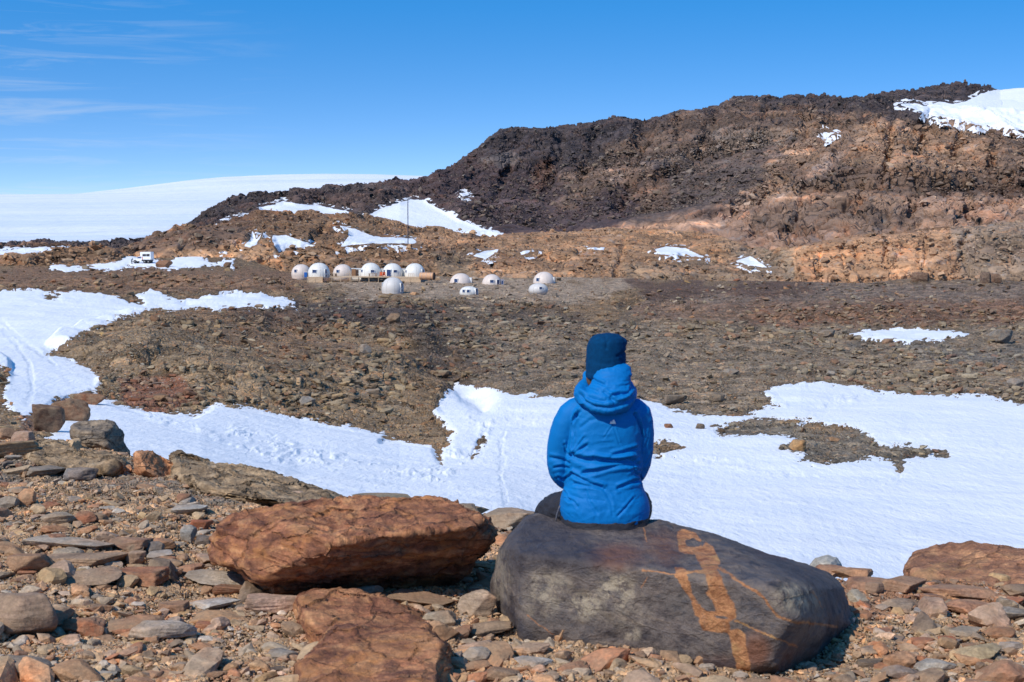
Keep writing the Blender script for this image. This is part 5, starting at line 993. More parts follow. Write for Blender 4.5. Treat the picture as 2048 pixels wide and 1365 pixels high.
# --- jacket
def jacket(bm):
    loft(bm, [(.012, .008, .055, .150, .125), (.022, .006, .055, .178, .145), (.05, .004, .055, .196, .158), (.09, .002, .055, .203, .160), (.13, .0, .055, .197, .152), (.18, -.004, .055, .178, .138), (.23, -.006, .055, .165, .128), (.29, -.006, .05, .168, .122),
               (.36, -.006, .048, .170, .12), (.43, .0, .045, .165, .118), (.49, .004, .045, .168, .112), (.535, .004, .045, .170, .102), (.568, .002, .045, .140, .086), (.60, .0, .05, .098, .070), (.64, .0, .058, .066, .062)], 60, 2.25)
    chain(bm, [(-.105, .045, .540, .055), (-.150, .05, .508, .062), (-.184, .058, .42, .063), (-.200, .075, .32, .058), (-.196, .09, .25, .053), (-.160, .17, .195, .048), (-.118, .255, .170, .042)], 26)
    chain(bm, [(.110, .045, .530, .058), (.146, .05, .510, .062), (.163, .065, .42, .058), (.163, .085, .32, .053), (.153, .10, .26, .050), (.125, .18, .195, .046), (.092, .265, .165, .041)], 26)
    chain(bm, [(-.03, -.03, .60, .04), (.04, -.03, .60, .04)], 16); chain(bm, [(-.155, .055, .27, .03), (-.165, .05, .34, .034), (-.155, .045, .42, .03)], 16); chain(bm, [(.13, .055, .27, .03), (.14, .05, .34, .034), (.14, .045, .42, .03)], 16)
me = voxel('jacket', jacket, 0.0042, 5)
V = mv(me); N = mn(me); X, Y_ = proj(towl(V)); bk = sstep(0.10, -0.35, N[:, 1]) * sstep(.12, .04, V[:, 1])
disp = np.zeros(len(V))
FOLDS = [([(395, 565), (372, 620), (380, 690), (372, 760), (358, 810)], 13, 13), ([(742, 560), (775, 640), (790, 700), (778, 780), (768, 860), (770, 930)], 12, 11), ([(355, 815), (330, 780), (322, 740)], 9, 6), ([(372, 800), (430, 762), (455, 745)], 12, 6),
    ([(375, 812), (440, 832), (520, 842), (620, 846), (740, 838)], 17, 12), ([(495, 818), (560, 836), (640, 838), (715, 826)], 14, 9), ([(600, 808), (680, 785), (745, 765)], 12, 7), ([(430, 912), (500, 900), (580, 876), (650, 862), (755, 858)], 13, 8), ([(520, 905), (600, 880), (680, 868)], 10, 4),
    ([(372, 918), (420, 945), (480, 972), (545, 992)], 12, 9), ([(385, 972), (450, 985), (560, 1004)], 13, 7), ([(640, 1000), (720, 965), (785, 950), (815, 985)], 12, 8), ([(785, 950), (740, 905), (730, 870)], 10, 6), ([(312, 1005), (335, 1040), (350, 1075)], 10, 6), ([(330, 1060), (380, 1080), (400, 1110)], 10, 5),
    ([(640, 1165), (690, 1110), (730, 1060)], 12, 4), ([(610, 625), (585, 660), (560, 700)], 8, 3), ([(612, 625), (630, 680), (648, 735)], 8, 3), ([(415, 545), (390, 575), (372, 600)], 12, 6), ([(560, 1010), (600, 1080), (610, 1160)], 16, 3), ([(450, 1010), (470, 1080), (520, 1150)], 16, 3.5),
    ([(285, 935), (310, 950), (350, 930), (372, 905)], 10, 7), ([(270, 940), (290, 965), (318, 985)], 9, 6), ([(240, 820), (300, 830), (352, 850)], 12, 5), ([(260, 880), (310, 870), (350, 880)], 10, 5), ([(835, 610), (820, 700), (800, 760)], 12, 3), ([(800, 860), (820, 830), (838, 790)], 10, 3), ([(440, 700), (410, 740), (385, 780)], 10, 4),
    ([(700, 900), (740, 880), (765, 900)], 9, 4), ([(310, 1030), (420, 1060), (560, 1075)], 14, 2.5), ([(420, 640), (470, 600), (520, 585)], 14, 2.5)]
for line, wd, a in FOLDS:
    L_ = zc(line); wp = wd / 2.967; d = lsd(X, Y_, L_); up_ = lsd(X, Y_, [(x + 1.2, y - wp * 1.9) for x, y in L_]); dn_ = lsd(X, Y_, [(x - 0.8, y + wp * 1.9) for x, y in L_])
    disp += 0.00100 * a * (-1.25 * np.exp(-(d / (wp * .55)) ** 2) + 0.85 * np.exp(-(up_ / (wp * .8)) ** 2) + 0.45 * np.exp(-(dn_ / wp) ** 2))
for line in ([(330, 485), (395, 520), (398, 560), (380, 640), (372, 760), (362, 860), (372, 930)], [(790, 480), (745, 520), (752, 600), (778, 700), (776, 800), (768, 900), (775, 950)], [(345, 1000), (420, 1010), (560, 1020), (700, 1010), (815, 985)], [(405, 575), (500, 600), (640, 602), (745, 580)], [(300, 1120), (400, 1195), (560, 1212), (700, 1200), (810, 1130)]): disp -= .0016 * np.exp(-(lsd(X, Y_, zc(line)) / 1.1) ** 2)
VW = V + 0.02 * np.stack([fbm(V, .09, 2, 3), fbm(V, .09, 2, 4), fbm(V, .09, 2, 5)], -1)
gen = fbm(VW, (0.085, 0.085, 0.035), 3, 7, .5, True) * 0.0020 * sstep(.19, .14, np.abs(V[:, 0])) + fbm(VW, (0.03, 0.03, 0.07), 3, 8) * 0.0010
sl = sstep(.14, .17, np.abs(V[:, 0])) * fbm(VW, (0.2, .2, .06), 2, 12, .5, True) * .0006
disp = disp * bk + gen * (0.35 + 0.65 * sstep(.55, .35, V[:, 2])) + sl
V = V + N * disp[:, None]; V[:, 2] -= 0.020 * sstep(.08, .0, V[:, 2]) * np.cos(np.clip(V[:, 0] / .2, -1, 1) * 1.57) * (V[:, 1] < .06)
setv(me, V)
nj = NT('blue_shell_fabric'); pj = nj.pos()
cj = nj.mix(1.0, (0.0, 0.150, 0.44), nj.ramp(nj.noise(pj, 6, 4), [(0.3, (.9, .93, .95)), (0.7, (1.08, 1.05, 1.04))]), 'MULTIPLY')
nj.base(cj, 0.62, 0.16)
nj.bump(nj.math('ADD', nj.noise(pj, 30, 5, .6), nj.math('MULTIPLY', nj.noise(pj, 420, 2), .15)), 0.35, 0.006)
mat_j = nj.m
jk = link('jacket', me, mat_j, person)
# --- hood lying on the back
def hood(bm):
    loft(bm, [(.525, .01, -.045, .045, .03), (.54, .006, -.050, .085, .05), (.565, .002, -.045, .108, .068), (.595, .002, -.035, .112, .082), (.62, .010, -.022, .104, .084), (.65, .020, -.010, .090, .080), (.68, .027, .0, .082, .072), (.705, .032, .006, .079, .064), (.725, .035, .010, .074, .052), (.738, .034, .012, .058, .038), (.744, .033, .013, .035, .02)], 44, 2.3)
    chain(bm, [(-.07, .12, .64, .028), (-.098, .06, .62, .034), (-.100, -.02, .600, .036), (-.05, -.082, .573, .034), (.02, -.094, .562, .034), (.075, -.065, .583, .034), (.105, .0, .606, .034), (.098, .06, .63, .033), (.07, .12, .65, .028)], 20)
    for s in (-1, 1): chain(bm, [(s * .072, .12, .65, .022), (s * .074, .165, .68, .016), (s * .05, .19, .66, .014), (0, .195, .64, .012)], 14)
me = voxel('hood', hood, 0.004, 5); V = mv(me); N = mn(me); X, Y_ = proj(towl(V)); disp = np.zeros(len(V))
for line, wd, a in [([(425, 455), (450, 490), (500, 515), (580, 525), (660, 510), (725, 470)], 14, 10), ([(490, 350), (520, 370), (560, 388)], 9, 7), ([(415, 440), (480, 470), (560, 490)], 12, 6), ([(600, 470), (640, 495), (690, 480), (730, 440)], 12, 9), ([(600, 455), (650, 440), (700, 445)], 10, 8), ([(712, 340), (715, 390), (700, 430)], 9, 6), ([(560, 430), (600, 460), (620, 500)], 10, 5), ([(440, 395), (470, 410), (520, 430)], 10, 4), ([(650, 395), (690, 390), (712, 380)], 7, 3)]:
    L_ = zc(line); wp = wd / 2.967; d = lsd(X, Y_, L_); up_ = lsd(X, Y_, [(x, y - wp * 1.9) for x, y in L_]); disp += 0.0010 * a * (-1.1 * np.exp(-(d / (wp * .8)) ** 2) + 0.8 * np.exp(-(up_ / wp) ** 2))
disp = disp * sstep(.1, -.3, N[:, 1]) + fbm(V, (.06, .06, .035), 3, 19, .5, True) * .0035
setv(me, V + N * disp[:, None]); hd = link('hood', me, mat_j, jk)
# --- chest-high emblem on the back
ex, ey = 1225.5, 843.5
bm = bmesh.new(); k = int(np.argmin((proj(towl(mv(jk.data)))[0] - ex) ** 2 + (proj(towl(mv(jk.data)))[1] - ey) ** 2 + (mn(jk.data)[:, 1] > 0) * 1e6)); ec = mv(jk.data)[k]; en = Vector(mn(jk.data)[k]); en = Vector((en.x * .3, en.y, 0)).normalized() if abs(en.y) > .2 else Vector((0, -1, 0))
ex_ = Vector((0, 0, 1)).cross(en).normalized()
def em(pts, dz): 
    f = [Vector(ec) + en * (0.004 + dz) + ex_ * (u * .0131) + Vector((0, 0, 1)) * (v * .0085) for u, v in pts]
    a = [bm.verts.new(q) for q in f]; b = [bm.verts.new(q + en * .0012) for q in f]; bm.faces.new(a[::-1]); bm.faces.new(b)
    for i in range(len(a)): bm.faces.new((a[i], a[(i + 1) % len(a)], b[(i + 1) % len(a)], b[i]))
em([(-1, -1), (1, -1), (.85, -.2), (-.85, -.2)], 0); em([(-.82, -.12), (-.38, -.12), (-.5, .45), (-.62, .5)], 0); em([(-.3, -.12), (.82, -.12), (.45, .95), (.05, 1), (-.1, .5)], 0)
link('emblem', bm_mesh('emblem', bm), simple('reflective_print', (0.78, 0.80, 0.82), 0.4), jk)
# --- zips / drawcord at the hem
# --- beanie
def beanie(bm):
    loft(bm, [(.672, .002, .066, .083, .096), (.685, .003, .066, .087, .100), (.73, .004, .068, .089, .104), (.77, .005, .070, .089, .104), (.81, .007, .068, .087, .100), (.835, .009, .064, .082, .095), (.853, .011, .062, .071, .082), (.866, .012, .060, .050, .060), (.872, .012, .060, .022, .026)], 48, 2.15)
    ball(bm, (.076, .055, .832), (.024, .03, .022), 16)
me = voxel('beanie', beanie, 0.0038, 5); V = mv(me); N = mn(me); X, Y_ = proj(towl(V)); disp = np.zeros(len(V))
for line, wd, a in [([(562, 95), (575, 130), (572, 170)], 7, 5), ([(640, 215), (665, 205), (685, 190)], 8, 9), ([(655, 225), (668, 250), (670, 280)], 6, 4), ([(480, 235), (520, 255), (590, 262)], 14, 3)]:
    d = lsd(X, Y_, zc(line)); disp -= .0009 * a * np.exp(-(d / (wd / 2.967)) ** 2)
disp += fbm(V, .05, 2, 5) * .0018 + sstep(.697, .689, V[:, 2]) * .002
setv(me, V + N * disp[:, None])
nb = NT('blue_knit'); pb = nb.pos(); kn = nb.n('ShaderNodeTexWave', wave_type='BANDS', bands_direction='X'); nb.l(pb, kn.inputs[0]); kn.inputs['Scale'].default_value = 75; kn.inputs['Distortion'].default_value = 1.5; kn.inputs['Detail'].default_value = 2; kn.inputs['Detail Scale'].default_value = 3
nb.base(nb.mix(1.0, (0.001, 0.040, 0.115), nb.ramp(nb.noise(pb, 60, 5, .7), [(.3, (.75,) * 3), (.7, (1.3,) * 3)]), 'MULTIPLY'), 0.95, 0.1); nb.b.inputs['Sheen Weight'].default_value = 0.0
nb.bump(nb.math('ADD', kn.outputs[1], nb.noise(pb, 160, 3)), 0.5, 0.002)
link('beanie', me, nb.m, person)
# --- hair under the beanie
def hair(bm):
    chain(bm, [(-.070, .055, .69, .014), (-.072, .045, .665, .012), (-.066, .04, .645, .010)], 14)
    chain(bm, [(.078, .06, .70, .014), (.08, .05, .67, .012), (.075, .05, .65, .010)], 12)
    loft(bm, [(.655, .0, .03, .055, .028), (.68, .0, .035, .068, .042), (.70, .0, .04, .074, .058)], 30)
link('hair', voxel('hair', hair, 0.004, 3), simple('brown_hair', (0.11, 0.055, 0.03), 0.6, 0.3, .3, 90, .4), person)
# --- trousers and boots
def trousers(bm):
    loft(bm, [(-.030, .0, .05, .13, .10), (-.02, .004, .05, .178, .145), (.0, .006, .055, .196, .165), (.04, .004, .06, .196, .162), (.10, .0, .06, .185, .15), (.16, 0, .06, .15, .12)], 44, 2.3)
    chain(bm, [(-.11, .09, .062, .098), (-.160, .20, .045, .092), (-.215, .34, .008, .080), (-.238, .42, -.035, .070), (-.24, .455, -.15, .068), (-.24, .48, -.30, .066), (-.25, .50, -.44, .068)], 26)
    chain(bm, [(.11, .09, .062, .098), (.13, .22, .055, .096), (.15, .36, .038, .088), (.16, .44, -.01, .078), (.155, .47, -.14, .074), (.15, .48, -.30, .07), (.15, .50, -.44, .068)], 26)
me = voxel('trousers', trousers, 0.0055, 5); V = mv(me); N = mn(me)
setv(me, V + N * (fbm(V, (.07, .07, .03), 3, 29, .5, True) * .005)[:, None])
link('trousers', me, simple('charcoal_softshell', (0.022, 0.021, 0.027), 0.7, 0.3, .2, 20, .3), person)
bm = bmesh.new(); chain(bm, [(-.122, -.005, .09, .0035), (-.135, .0, .05, .0035), (-.14, .0, .02, .003)], 8)
zp = link('pocket_zip', bm_mesh('pocket_zip', bm, True), simple('zip_grey', (0.10, 0.10, 0.12), 0.4), bpy.data.objects['trousers']); zp.location = (-.078, .035, .01)
for x in (-.25, .15):
    bt = voxel('boot', lambda b, x=x: (chain(b, [(x, .50, -.40, .062), (x, .51, -.50, .06)], 18), chain(b, [(x, .49, -.53, .052), (x, .58, -.545, .05), (x, .67, -.555, .042)], 18)), 0.006, 3)
    V = mv(bt); V[:, 2] = np.maximum(V[:, 2], -.585); setv(bt, V); link('boot', bt, bpy.data.materials.get('boot_leather') or simple('boot_leather', (0.06, 0.04, 0.03), 0.6), person)

# ------------------------------------------------------------------ the camp: domes, corridors, decks
m_white = simple('white_fibreglass', (0.72, 0.70, 0.65), 0.45, 0.4, .05, .8); m_cream = simple('cream_fibreglass', (0.68, 0.58, 0.51), 0.5, 0.35, .05, .8); m_grey = simple('grey_white_fibreglass', (0.60, 0.57, 0.54), 0.5, 0.35, .05, .8)
m_frame = simple('white_frame', (0.78, 0.78, 0.76), 0.4, .4, .03, 3); m_seam = simple('panel_seam', (0.50, 0.48, 0.45), 0.6)
m_wood = simple('pale_timber', (0.56, 0.41, 0.27), 0.75, .2, .2, 3); m_wood2 = simple('brown_timber', (0.28, 0.15, 0.08), 0.75, .2, .2, 3); m_dkw = simple('dark_wood', (0.07, 0.045, 0.035), 0.8, .2, .2, 3)
n = NT('window_glass'); n.base((0.025, 0.06, 0.16), 0.08, 0.8); m_glass = n.m
def box(bm, c, s, rz=0.0):
    r = bmesh.ops.create_cube(bm, size=1.0, matrix=Matrix.Translation(c) @ Matrix.Rotation(rz, 4, 'Z') @ Matrix.Diagonal((*s, 1))); return r
def boxo(name, c, s, mat, parent, bev=0.0, rz=0.0):
    bm = bmesh.new(); box(bm, (0, 0, 0), s)
    if bev: bmesh.ops.bevel(bm, geom=bm.edges[:], offset=bev, segments=2, profile=.6, affect='EDGES')
    o = link(name, bm_mesh(name, bm), mat, parent); o.location = c; o.rotation_euler = (0, 0, rz); return o
def dome_prof(Rr, H, capsule=False):
    pr = []
    if not capsule:
        z0 = max(H - Rr, 0.02)
        for i in range(5): t = i / 4; pr.append((Rr * (0.955 + 0.045 * math.sin(t * math.pi / 2)), z0 * t))
        for i in range(1, 17): a = i / 16 * math.pi / 2; pr.append((Rr * math.cos(a) ** 0.93, z0 + (H - z0) * math.sin(a)))
    else:
        for i in range(21): a = -math.pi / 2 * .55 + i / 20 * (math.pi / 2 * 1.55); pr.append((Rr * max(math.cos(a), 0) ** .85, H * (0.42 + 0.58 * math.sin(a)) if a > 0 else H * (0.42 + .42 / .76 * math.sin(a))))
    return pr
def dome(label, pxl, pxr, top, base, mat, wins, doors=(), capsule=False, Y=None):
    cx = (pxl + pxr) / 2; P = samp(L1, cx, base); Yq = Y or min(max(P[1], 330), 425); P = Wp(cx, base, Yq); D = P[1] * CP - P[2] * SP; s = D / F
    Rr = (pxr - pxl) / 2 * s; H = (base - top) * s
    t = thing('dome_tent', label, 'dome cabin', P, 0, 'white dome cabins of the camp')
    pr = dome_prof(Rr, H, capsule); bm = bmesh.new(); seg = 56; rings = []
    pr = [(pr[0][0] * .99, -1.2)] + pr
    for r_, z_ in pr[:-1] if pr[-1][0] < .05 * Rr else pr: rings.append([bm.verts.new((r_ * math.cos(2 * math.pi * k / seg), r_ * math.sin(2 * math.pi * k / seg), z_)) for k in range(seg)])
    tp = bm.verts.new((0, 0, H))
    for a, b in zip(rings, rings[1:]):
        for k in range(seg): bm.faces.new((a[k], a[(k + 1) % seg], b[(k + 1) % seg], b[k]))
    for k in range(seg): bm.faces.new((rings[-1][k], rings[-1][(k + 1) % seg], tp))
    bm.faces.new(rings[0][::-1]); link('shell', bm_mesh('shell', bm, True), mat, t)
    def rad(z):
        for (r0, z0), (r1, z1) in zip(pr, pr[1:]):
            if z0 <= z <= z1: return r0 + (r1 - r0) * (z - z0) / max(z1 - z0, 1e-6)
        return pr[-1][0]
    bm = bmesh.new()                                                     # raised joints between the shell panels
    for k in range(8):
        a = k * math.pi / 4 + .25; q = [(r_ * 1.004 * math.cos(a), r_ * 1.004 * math.sin(a), z_, .03) for r_, z_ in pr[1:] if r_ > .1 * Rr]
        for u, v in zip(q, q[1:]):
            m_ = (Vector(u[:3]) + Vector(v[:3])) / 2; e = Vector(v[:3]) - Vector(u[:3])
            bmesh.ops.create_cube(bm, size=1, matrix=Matrix.Translation(m_) @ e.to_track_quat('Z', 'Y').to_matrix().to_4x4() @ Matrix.Diagonal((.04, .04, e.length * 1.05, 1)))
    link('seam', bm_mesh('seam', bm), m_seam, t)
    def opening(kind, px, py, w_, h_, rows=1, colsn=1):
        z = (base - py) * s; x = (px - cx) * s; w_ *= s * 1.15; h_ *= s * 1.1; r_ = rad(z); az = math.asin(max(-.985, min(.985, x / r_))); zt = z + h_ / 2; 
        rt, rb = rad(zt), rad(max(z - h_ / 2, 0)); out = max(rt, r_, rb) + 0.06; inn = min(rt, rb) - .25; w_ = max(w_, .55 if kind == 'window' else .8)
        if abs(az) > 1.2: w_ = max(w_, .9)
        f = link(kind, None, None, t); f.location = (0, 0, z); f.rotation_euler = (0, 0, az)
        bm = bmesh.new(); dp = out - inn; b = .07
        for c_, s_ in (((0, 0, h_ / 2 - b / 2), (w_, dp, b)), ((0, 0, -h_ / 2 + b / 2), (w_, dp, b)), ((-w_ / 2 + b / 2, 0, 0), (b, dp, h_ - 2 * b)), ((w_ / 2 - b / 2, 0, 0), (b, dp, h_ - 2 * b))): box(bm, (c_[0], -(out + inn) / 2, c_[2]), s_)
        for i in range(1, colsn): box(bm, (-w_ / 2 + i * w_ / colsn, -out + .12, 0), (.06, .06, h_ - 2 * b))
        for i in range(1, rows): box(bm, (0, -out + .121, -h_ / 2 + i * h_ / rows), (w_ - 2 * b, .07, .09))
        link('frame', bm_mesh('frame', bm), m_frame, f)
        bm = bmesh.new(); box(bm, (0, -(out + inn) / 2 + .03, 0), (w_ - 2 * b, dp - .06, h_ - 2 * b)); link('pane', bm_mesh('pane', bm), m_glass, f)
    for a in wins: opening('window', *a, 2 if a[3] > 5 else 1, 2)
    for a in doors: opening('door', *a, 4, 1)
    return t, P, s
DOMES = [
 ('leftmost cream dome cabin, half hidden behind its white neighbour', 583, 622, 529, 554, m_cream, [(594, 542, 5.5, 6)], [], 0, 402),
 ('large white dome cabin on a timber plinth, second from the left', 616, 660, 526, 556, m_white, [(632, 542.5, 8, 6.5)], [(654, 546, 5, 14)], 0, 392),
 ('cream dome cabin standing alone behind the long deck railing', 666, 705, 529, 554, m_cream, [(678, 542.5, 6, 6)], [], 0, 400),
 ('white dome cabin joined to the brown-doored entrance corridor', 721, 762, 526, 555, m_white, [(725.5, 542, 5.5, 5), (747, 542.5, 7, 5.5)], [], 0, 396),
 ('white dome cabin with a glazed front door, middle of three joined domes', 765, 805, 527, 555, m_white, [(770, 542.5, 5, 5.5), (792, 542.5, 7, 5.5)], [(779.5, 547, 8.5, 15)], 0, 396),
 ('white dome cabin at the right end of the joined row, beside the barrel sauna', 809, 850, 527, 555, m_white, [(813.5, 543, 4.5, 5), (846, 542, 5, 6.5)], [], 0, 396),
 ('grey-white dome cabin standing in front of the joined row', 763, 808, 555, 585, m_grey, [(766.5, 569, 4, 7)], [(804.5, 575, 5, 16)], 0, 352),
 ('cream dome cabin right of the sauna, above the small capsule', 899, 944, 547, 575, m_cream, [(913, 561, 7, 7)], [(943, 562, 4, 12)], 0, 388),
 ('small white capsule cabin with two square windows', 919, 957, 573, 595, m_white, [(928.5, 582, 6, 6), (937, 582, 6, 6)], [(953.5, 585, 5, 15)], 1, 330),
 ('cream dome cabin with a glazed door and a grey porch', 964, 1003, 549, 576, m_cream, [(984, 562.5, 7, 6)], [(996.5, 567, 7, 14)], 0, 386),
 ('cream dome cabin farthest right, behind the small egg-shaped capsule', 1066, 1110, 544, 573, m_cream, [(1075.5, 559, 6.5, 6.5)], [(1109, 563, 4, 15)], 0, 390),
 ('small egg-shaped grey capsule cabin with one window', 1057, 1096, 567, 590, m_grey, [(1081, 576, 6, 5.5)], [], 1, 340)]
dm = [dome(*d[:8], bool(d[8]), d[9]) for d in DOMES]
def boxat(name, label, cat, pl, pr_, top, base, Y, depth, mat, group=None):
    P = Wp((pl + pr_) / 2, base, Y); s = (P[1] * CP - P[2] * SP) / F; t = thing(name, label, cat, P, 0, group); w_, h_ = (pr_ - pl) * s, (base - top) * s
    return t, w_, h_, s
for pl, pr_, top, base, lab, dr in ((704, 724, 538, 554.5, 'entrance corridor with a brown door left of the joined domes', 1), (758, 769, 539, 554.5, 'short white link corridor between the first two joined domes', 0), (801, 813, 539, 554.5, 'short white link corridor between the last two joined domes', 0)):
    t, w_, h_, s = boxat('link_corridor', lab, 'corridor', pl, pr_, top, base, 398, 2, m_white)
    boxo('wall', (0, 0, h_ / 2 - .3), (w_, 2.2, h_ + .6), m_white, t, .03); boxo('roof', (0, 0, h_ + .06), (w_ + .2, 2.5, .14), m_frame, t)
    if dr:
        boxo('panel', (-w_ / 2 + .65, -1.13, h_ * .5), (1.25, .06, h_ * .96), m_wood2, t); d_ = boxo('door', (.15, -1.13, h_ * .46), (.8, .07, h_ * .86), m_dkw, t); boxo('handle', (.3, -.07, -.1), (.05, .06, .25), m_frame, d_)
def deck(label, pl, pr_, top, base, Y, depth, skirt=False, rail=None):
    t, w_, h_, s = boxat('deck', label, 'deck', pl, pr_, top, base, Y, depth, m_wood)
    boxo('platform', (0, depth / 2, h_ - .1), (w_, depth, .22), m_wood, t, .02)
    n_ = max(3, int(w_ / 2.2))
    if skirt:
        boxo('skirt', (0, .1, h_ / 2 - .5), (w_ - .1, .1, h_ + .55), m_wood, t)
    for i in range(n_):
        x = -w_ / 2 + .15 + (w_ - .3) * i / (n_ - 1); boxo('post', (x, .02, (h_ - .2) / 2 - .5), (.14, .14, h_ + .6), m_wood, t)
    if rail:
        for a, b in rail:
            for x in np.linspace((a - (pl + pr_) / 2) * s, (b - (pl + pr_) / 2) * s, 4): boxo('railing_post', (x, .12, h_ + .5), (.09, .09, 1.0), m_wood, t)
            boxo('railing', (((a + b) / 2 - (pl + pr_) / 2) * s, .12, h_ + .98), ((b - a) * s, .1, .08), m_wood, t)
    return t
deck('timber plinth deck under the large white dome', 614, 646, 554.5, 563, 388, 7, True)
deck('long low timber deck on posts in front of the joined domes', 661, 777, 554, 560.5, 389, 6, False, [(664, 672), (692, 702)])
deck('timber deck section at the foot of the right-hand joined dome', 777, 842, 555, 560.5, 389, 6, True, [(817, 828)])
for pl, pr_, top, base, lab, m_ in ((646, 660, 556, 563, 'brown timber steps beside the plinth deck', m_wood2), (703, 716, 554, 562.5, 'pale timber steps up to the brown door', m_wood)):
    t, w_, h_, s = boxat('steps', lab, 'steps', pl, pr_, top, base, 386.5, 2, m_)
    for k in range(4): boxo('tread', (0, k * .32, h_ * (k + .5) / 4), (w_, .34, .10), m_, t)
    for x in (-1, 1): boxo('stringer', (x * (w_ / 2 + .05), .5, h_ / 2 - .1), (.09, 1.4, h_ + .1), m_, t)
# barrel sauna
t, w_, h_, s = boxat('barrel_sauna', 'round timber barrel sauna lying at the right end of the deck', 'sauna', 840, 868, 545.5, 560, 386, 2, m_wood); t.rotation_euler = (0, 0, R(-14))
bm = bmesh.new(); bmesh.ops.create_cone(bm, cap_ends=True, segments=28, radius1=h_ / 2, radius2=h_ / 2, depth=w_, matrix=Matrix.Translation((0, 0, h_ / 2)) @ Matrix.Rotation(R(90), 4, 'Y')); link('barrel', bm_mesh('barrel', bm), simple('sauna_timber', (0.60, 0.34, 0.19), .6, .3, .2, 4), t)
bm = bmesh.new()
for x in (-.33, 0.0, .33): bmesh.ops.create_cone(bm, cap_ends=True, segments=28, radius1=h_ / 2 + .02, radius2=h_ / 2 + .02, depth=.08, matrix=Matrix.Translation((x * w_, 0, h_ / 2)) @ Matrix.Rotation(R(90), 4, 'Y'))
link('hoop', bm_mesh('hoop', bm), simple('steel_hoop', (.3, .3, .3), .4), t)
bm = bmesh.new(); bmesh.ops.create_cone(bm, cap_ends=True, segments=28, radius1=h_ / 2 * 1.03, radius2=h_ / 2 * 1.03, depth=.3, matrix=Matrix.Translation((w_ / 2 + .1, 0, h_ / 2)) @ Matrix.Rotation(R(90), 4, 'Y')); link('end_wall', bm_mesh('end_wall', bm), m_dkw, t)
for x in (-1, 1): boxo('cradle', (x * w_ * .3, 0, .1), (.25, h_ * .8, .35), m_dkw, t)
def sit(name, label, cat, pc, base, Y, build, group=None, rz=0):
    P = Wp(pc, base, Y); t = thing(name, label, cat, P, rz, group); build(t); return t
def bench(t): boxo('seat', (0, 0, .5), (2.2, .5, .08), m_wood2, t); boxo('table_top', (0, .7, .85), (2.4, .9, .08), m_wood2, t); [boxo('leg', (x, .5, .42), (.1, 1.2, .8), m_wood2, t) for x in (-.9, .9)]
sit('picnic_table', 'brown picnic table on the deck in front of the brown-doored dome', 'table', 745, 554.3, 390.5, bench)
m_or = simple('orange_paint', (0.62, 0.12, 0.04), .5)
def chair(t): boxo('seat', (0, 0, .45), (.75, .7, .08), m_or, t); boxo('backrest', (0, .36, .9), (.75, .08, .9), m_or, t); [boxo('leg', (x, y, .2), (.08, .08, .42), m_or, t) for x in (-.32, .32) for y in (-.3, .3)]
sit('deck_chair', 'bright orange deck chair nearest the brown-doored dome', 'chair', 762, 554.3, 390.5, chair, 'orange deck chairs'); sit('deck_chair', 'orange deck chair next to the glazed dome door', 'chair', 769, 554.3, 391, chair, 'orange deck chairs', .4)
def crate(t): boxo('crate_body', (0, 0, .35), (1.6, 1.0, .6), m_wood2, t); boxo('slat', (0, -.53, .25), (1.7, .05, .12), m_wood, t); boxo('slat', (0, -.53, .55), (1.7, .05, .12), m_wood, t); boxo('load', (.2, 0, .85), (.7, .6, .35), m_wood, t)
sit('wood_crate', 'stack of brown timber crates behind the sauna end', 'crate', 875, 561.5, 389, crate)
def bdoor(t): boxo('cabinet_body', (0, 0, .7), (.8, .7, 1.4), simple('blue_paint', (.02, .12, .42), .4), t, .04); boxo('lid', (0, 0, 1.44), (.86, .76, .08), m_frame, t)
sit('storage_cabinet', 'upright bright blue cabinet between the two leftmost domes', 'cabinet', 611.5, 555, 391, bdoor)
def porch(t): boxo('wall', (0, 0, .9), (.7, 1.2, 2.2), simple('porch_grey', (.30, .29, .33), .5), t); boxo('pane', (-.05, -.62, 1.2), (.4, .05, .9), m_glass, t)
sit('porch', 'narrow grey porch box attached right of the glazed dome door', 'porch', 1005, 574, 384.5, porch)
def barrels(t):
    for x in (-.5, .5):
        bm = bmesh.new(); bmesh.ops.create_cone(bm, cap_ends=True, segments=16, radius1=.32, radius2=.32, depth=.9, matrix=Matrix.Translation((x, 0, .45))); link('drum', bm_mesh('drum', bm), m_dkw, t)
sit('drum_pair', 'two dark drums on the left part of the long deck', 'drums', 668, 554.3, 391, barrels)
# lattice mast
P = samp(L2, 816, 489); Ym = P[1]; s = (P[1] * CP - P[2] * SP) / F; Hm = 91 * s; t = thing('radio_mast', 'tall thin dark lattice mast standing in front of the white snow slope', 'mast', P)
m_mast = simple('dark_steel', (0.03, 0.04, 0.07), .5)
for k in range(3):
    a = k * 2.094 + .3; bm = bmesh.new(); bmesh.ops.create_cone(bm, cap_ends=True, segments=8, radius1=.055, radius2=.045, depth=Hm + 1.2, matrix=Matrix.Translation((.17 * math.cos(a), .17 * math.sin(a), Hm / 2 - .6))); link('leg', bm_mesh('leg', bm), m_mast, t)
bm = bmesh.new(); nb_ = int(Hm / .45)
for i in range(nb_):
    for k in range(3):
        a, b = k * 2.094 + .3, (k + 1) * 2.094 + .3; p0 = Vector((.17 * math.cos(a), .17 * math.sin(a), i * .45)); p1 = Vector((.17 * math.cos(b), .17 * math.sin(b), i * .45 + .42)); e = p1 - p0
        bmesh.ops.create_cube(bm, size=1, matrix=Matrix.Translation((p0 + p1) / 2) @ e.to_track_quat('Z', 'Y').to_matrix().to_4x4() @ Matrix.Diagonal((.03, .03, e.length, 1)))
link('bracing', bm_mesh('bracing', bm), m_mast, t)
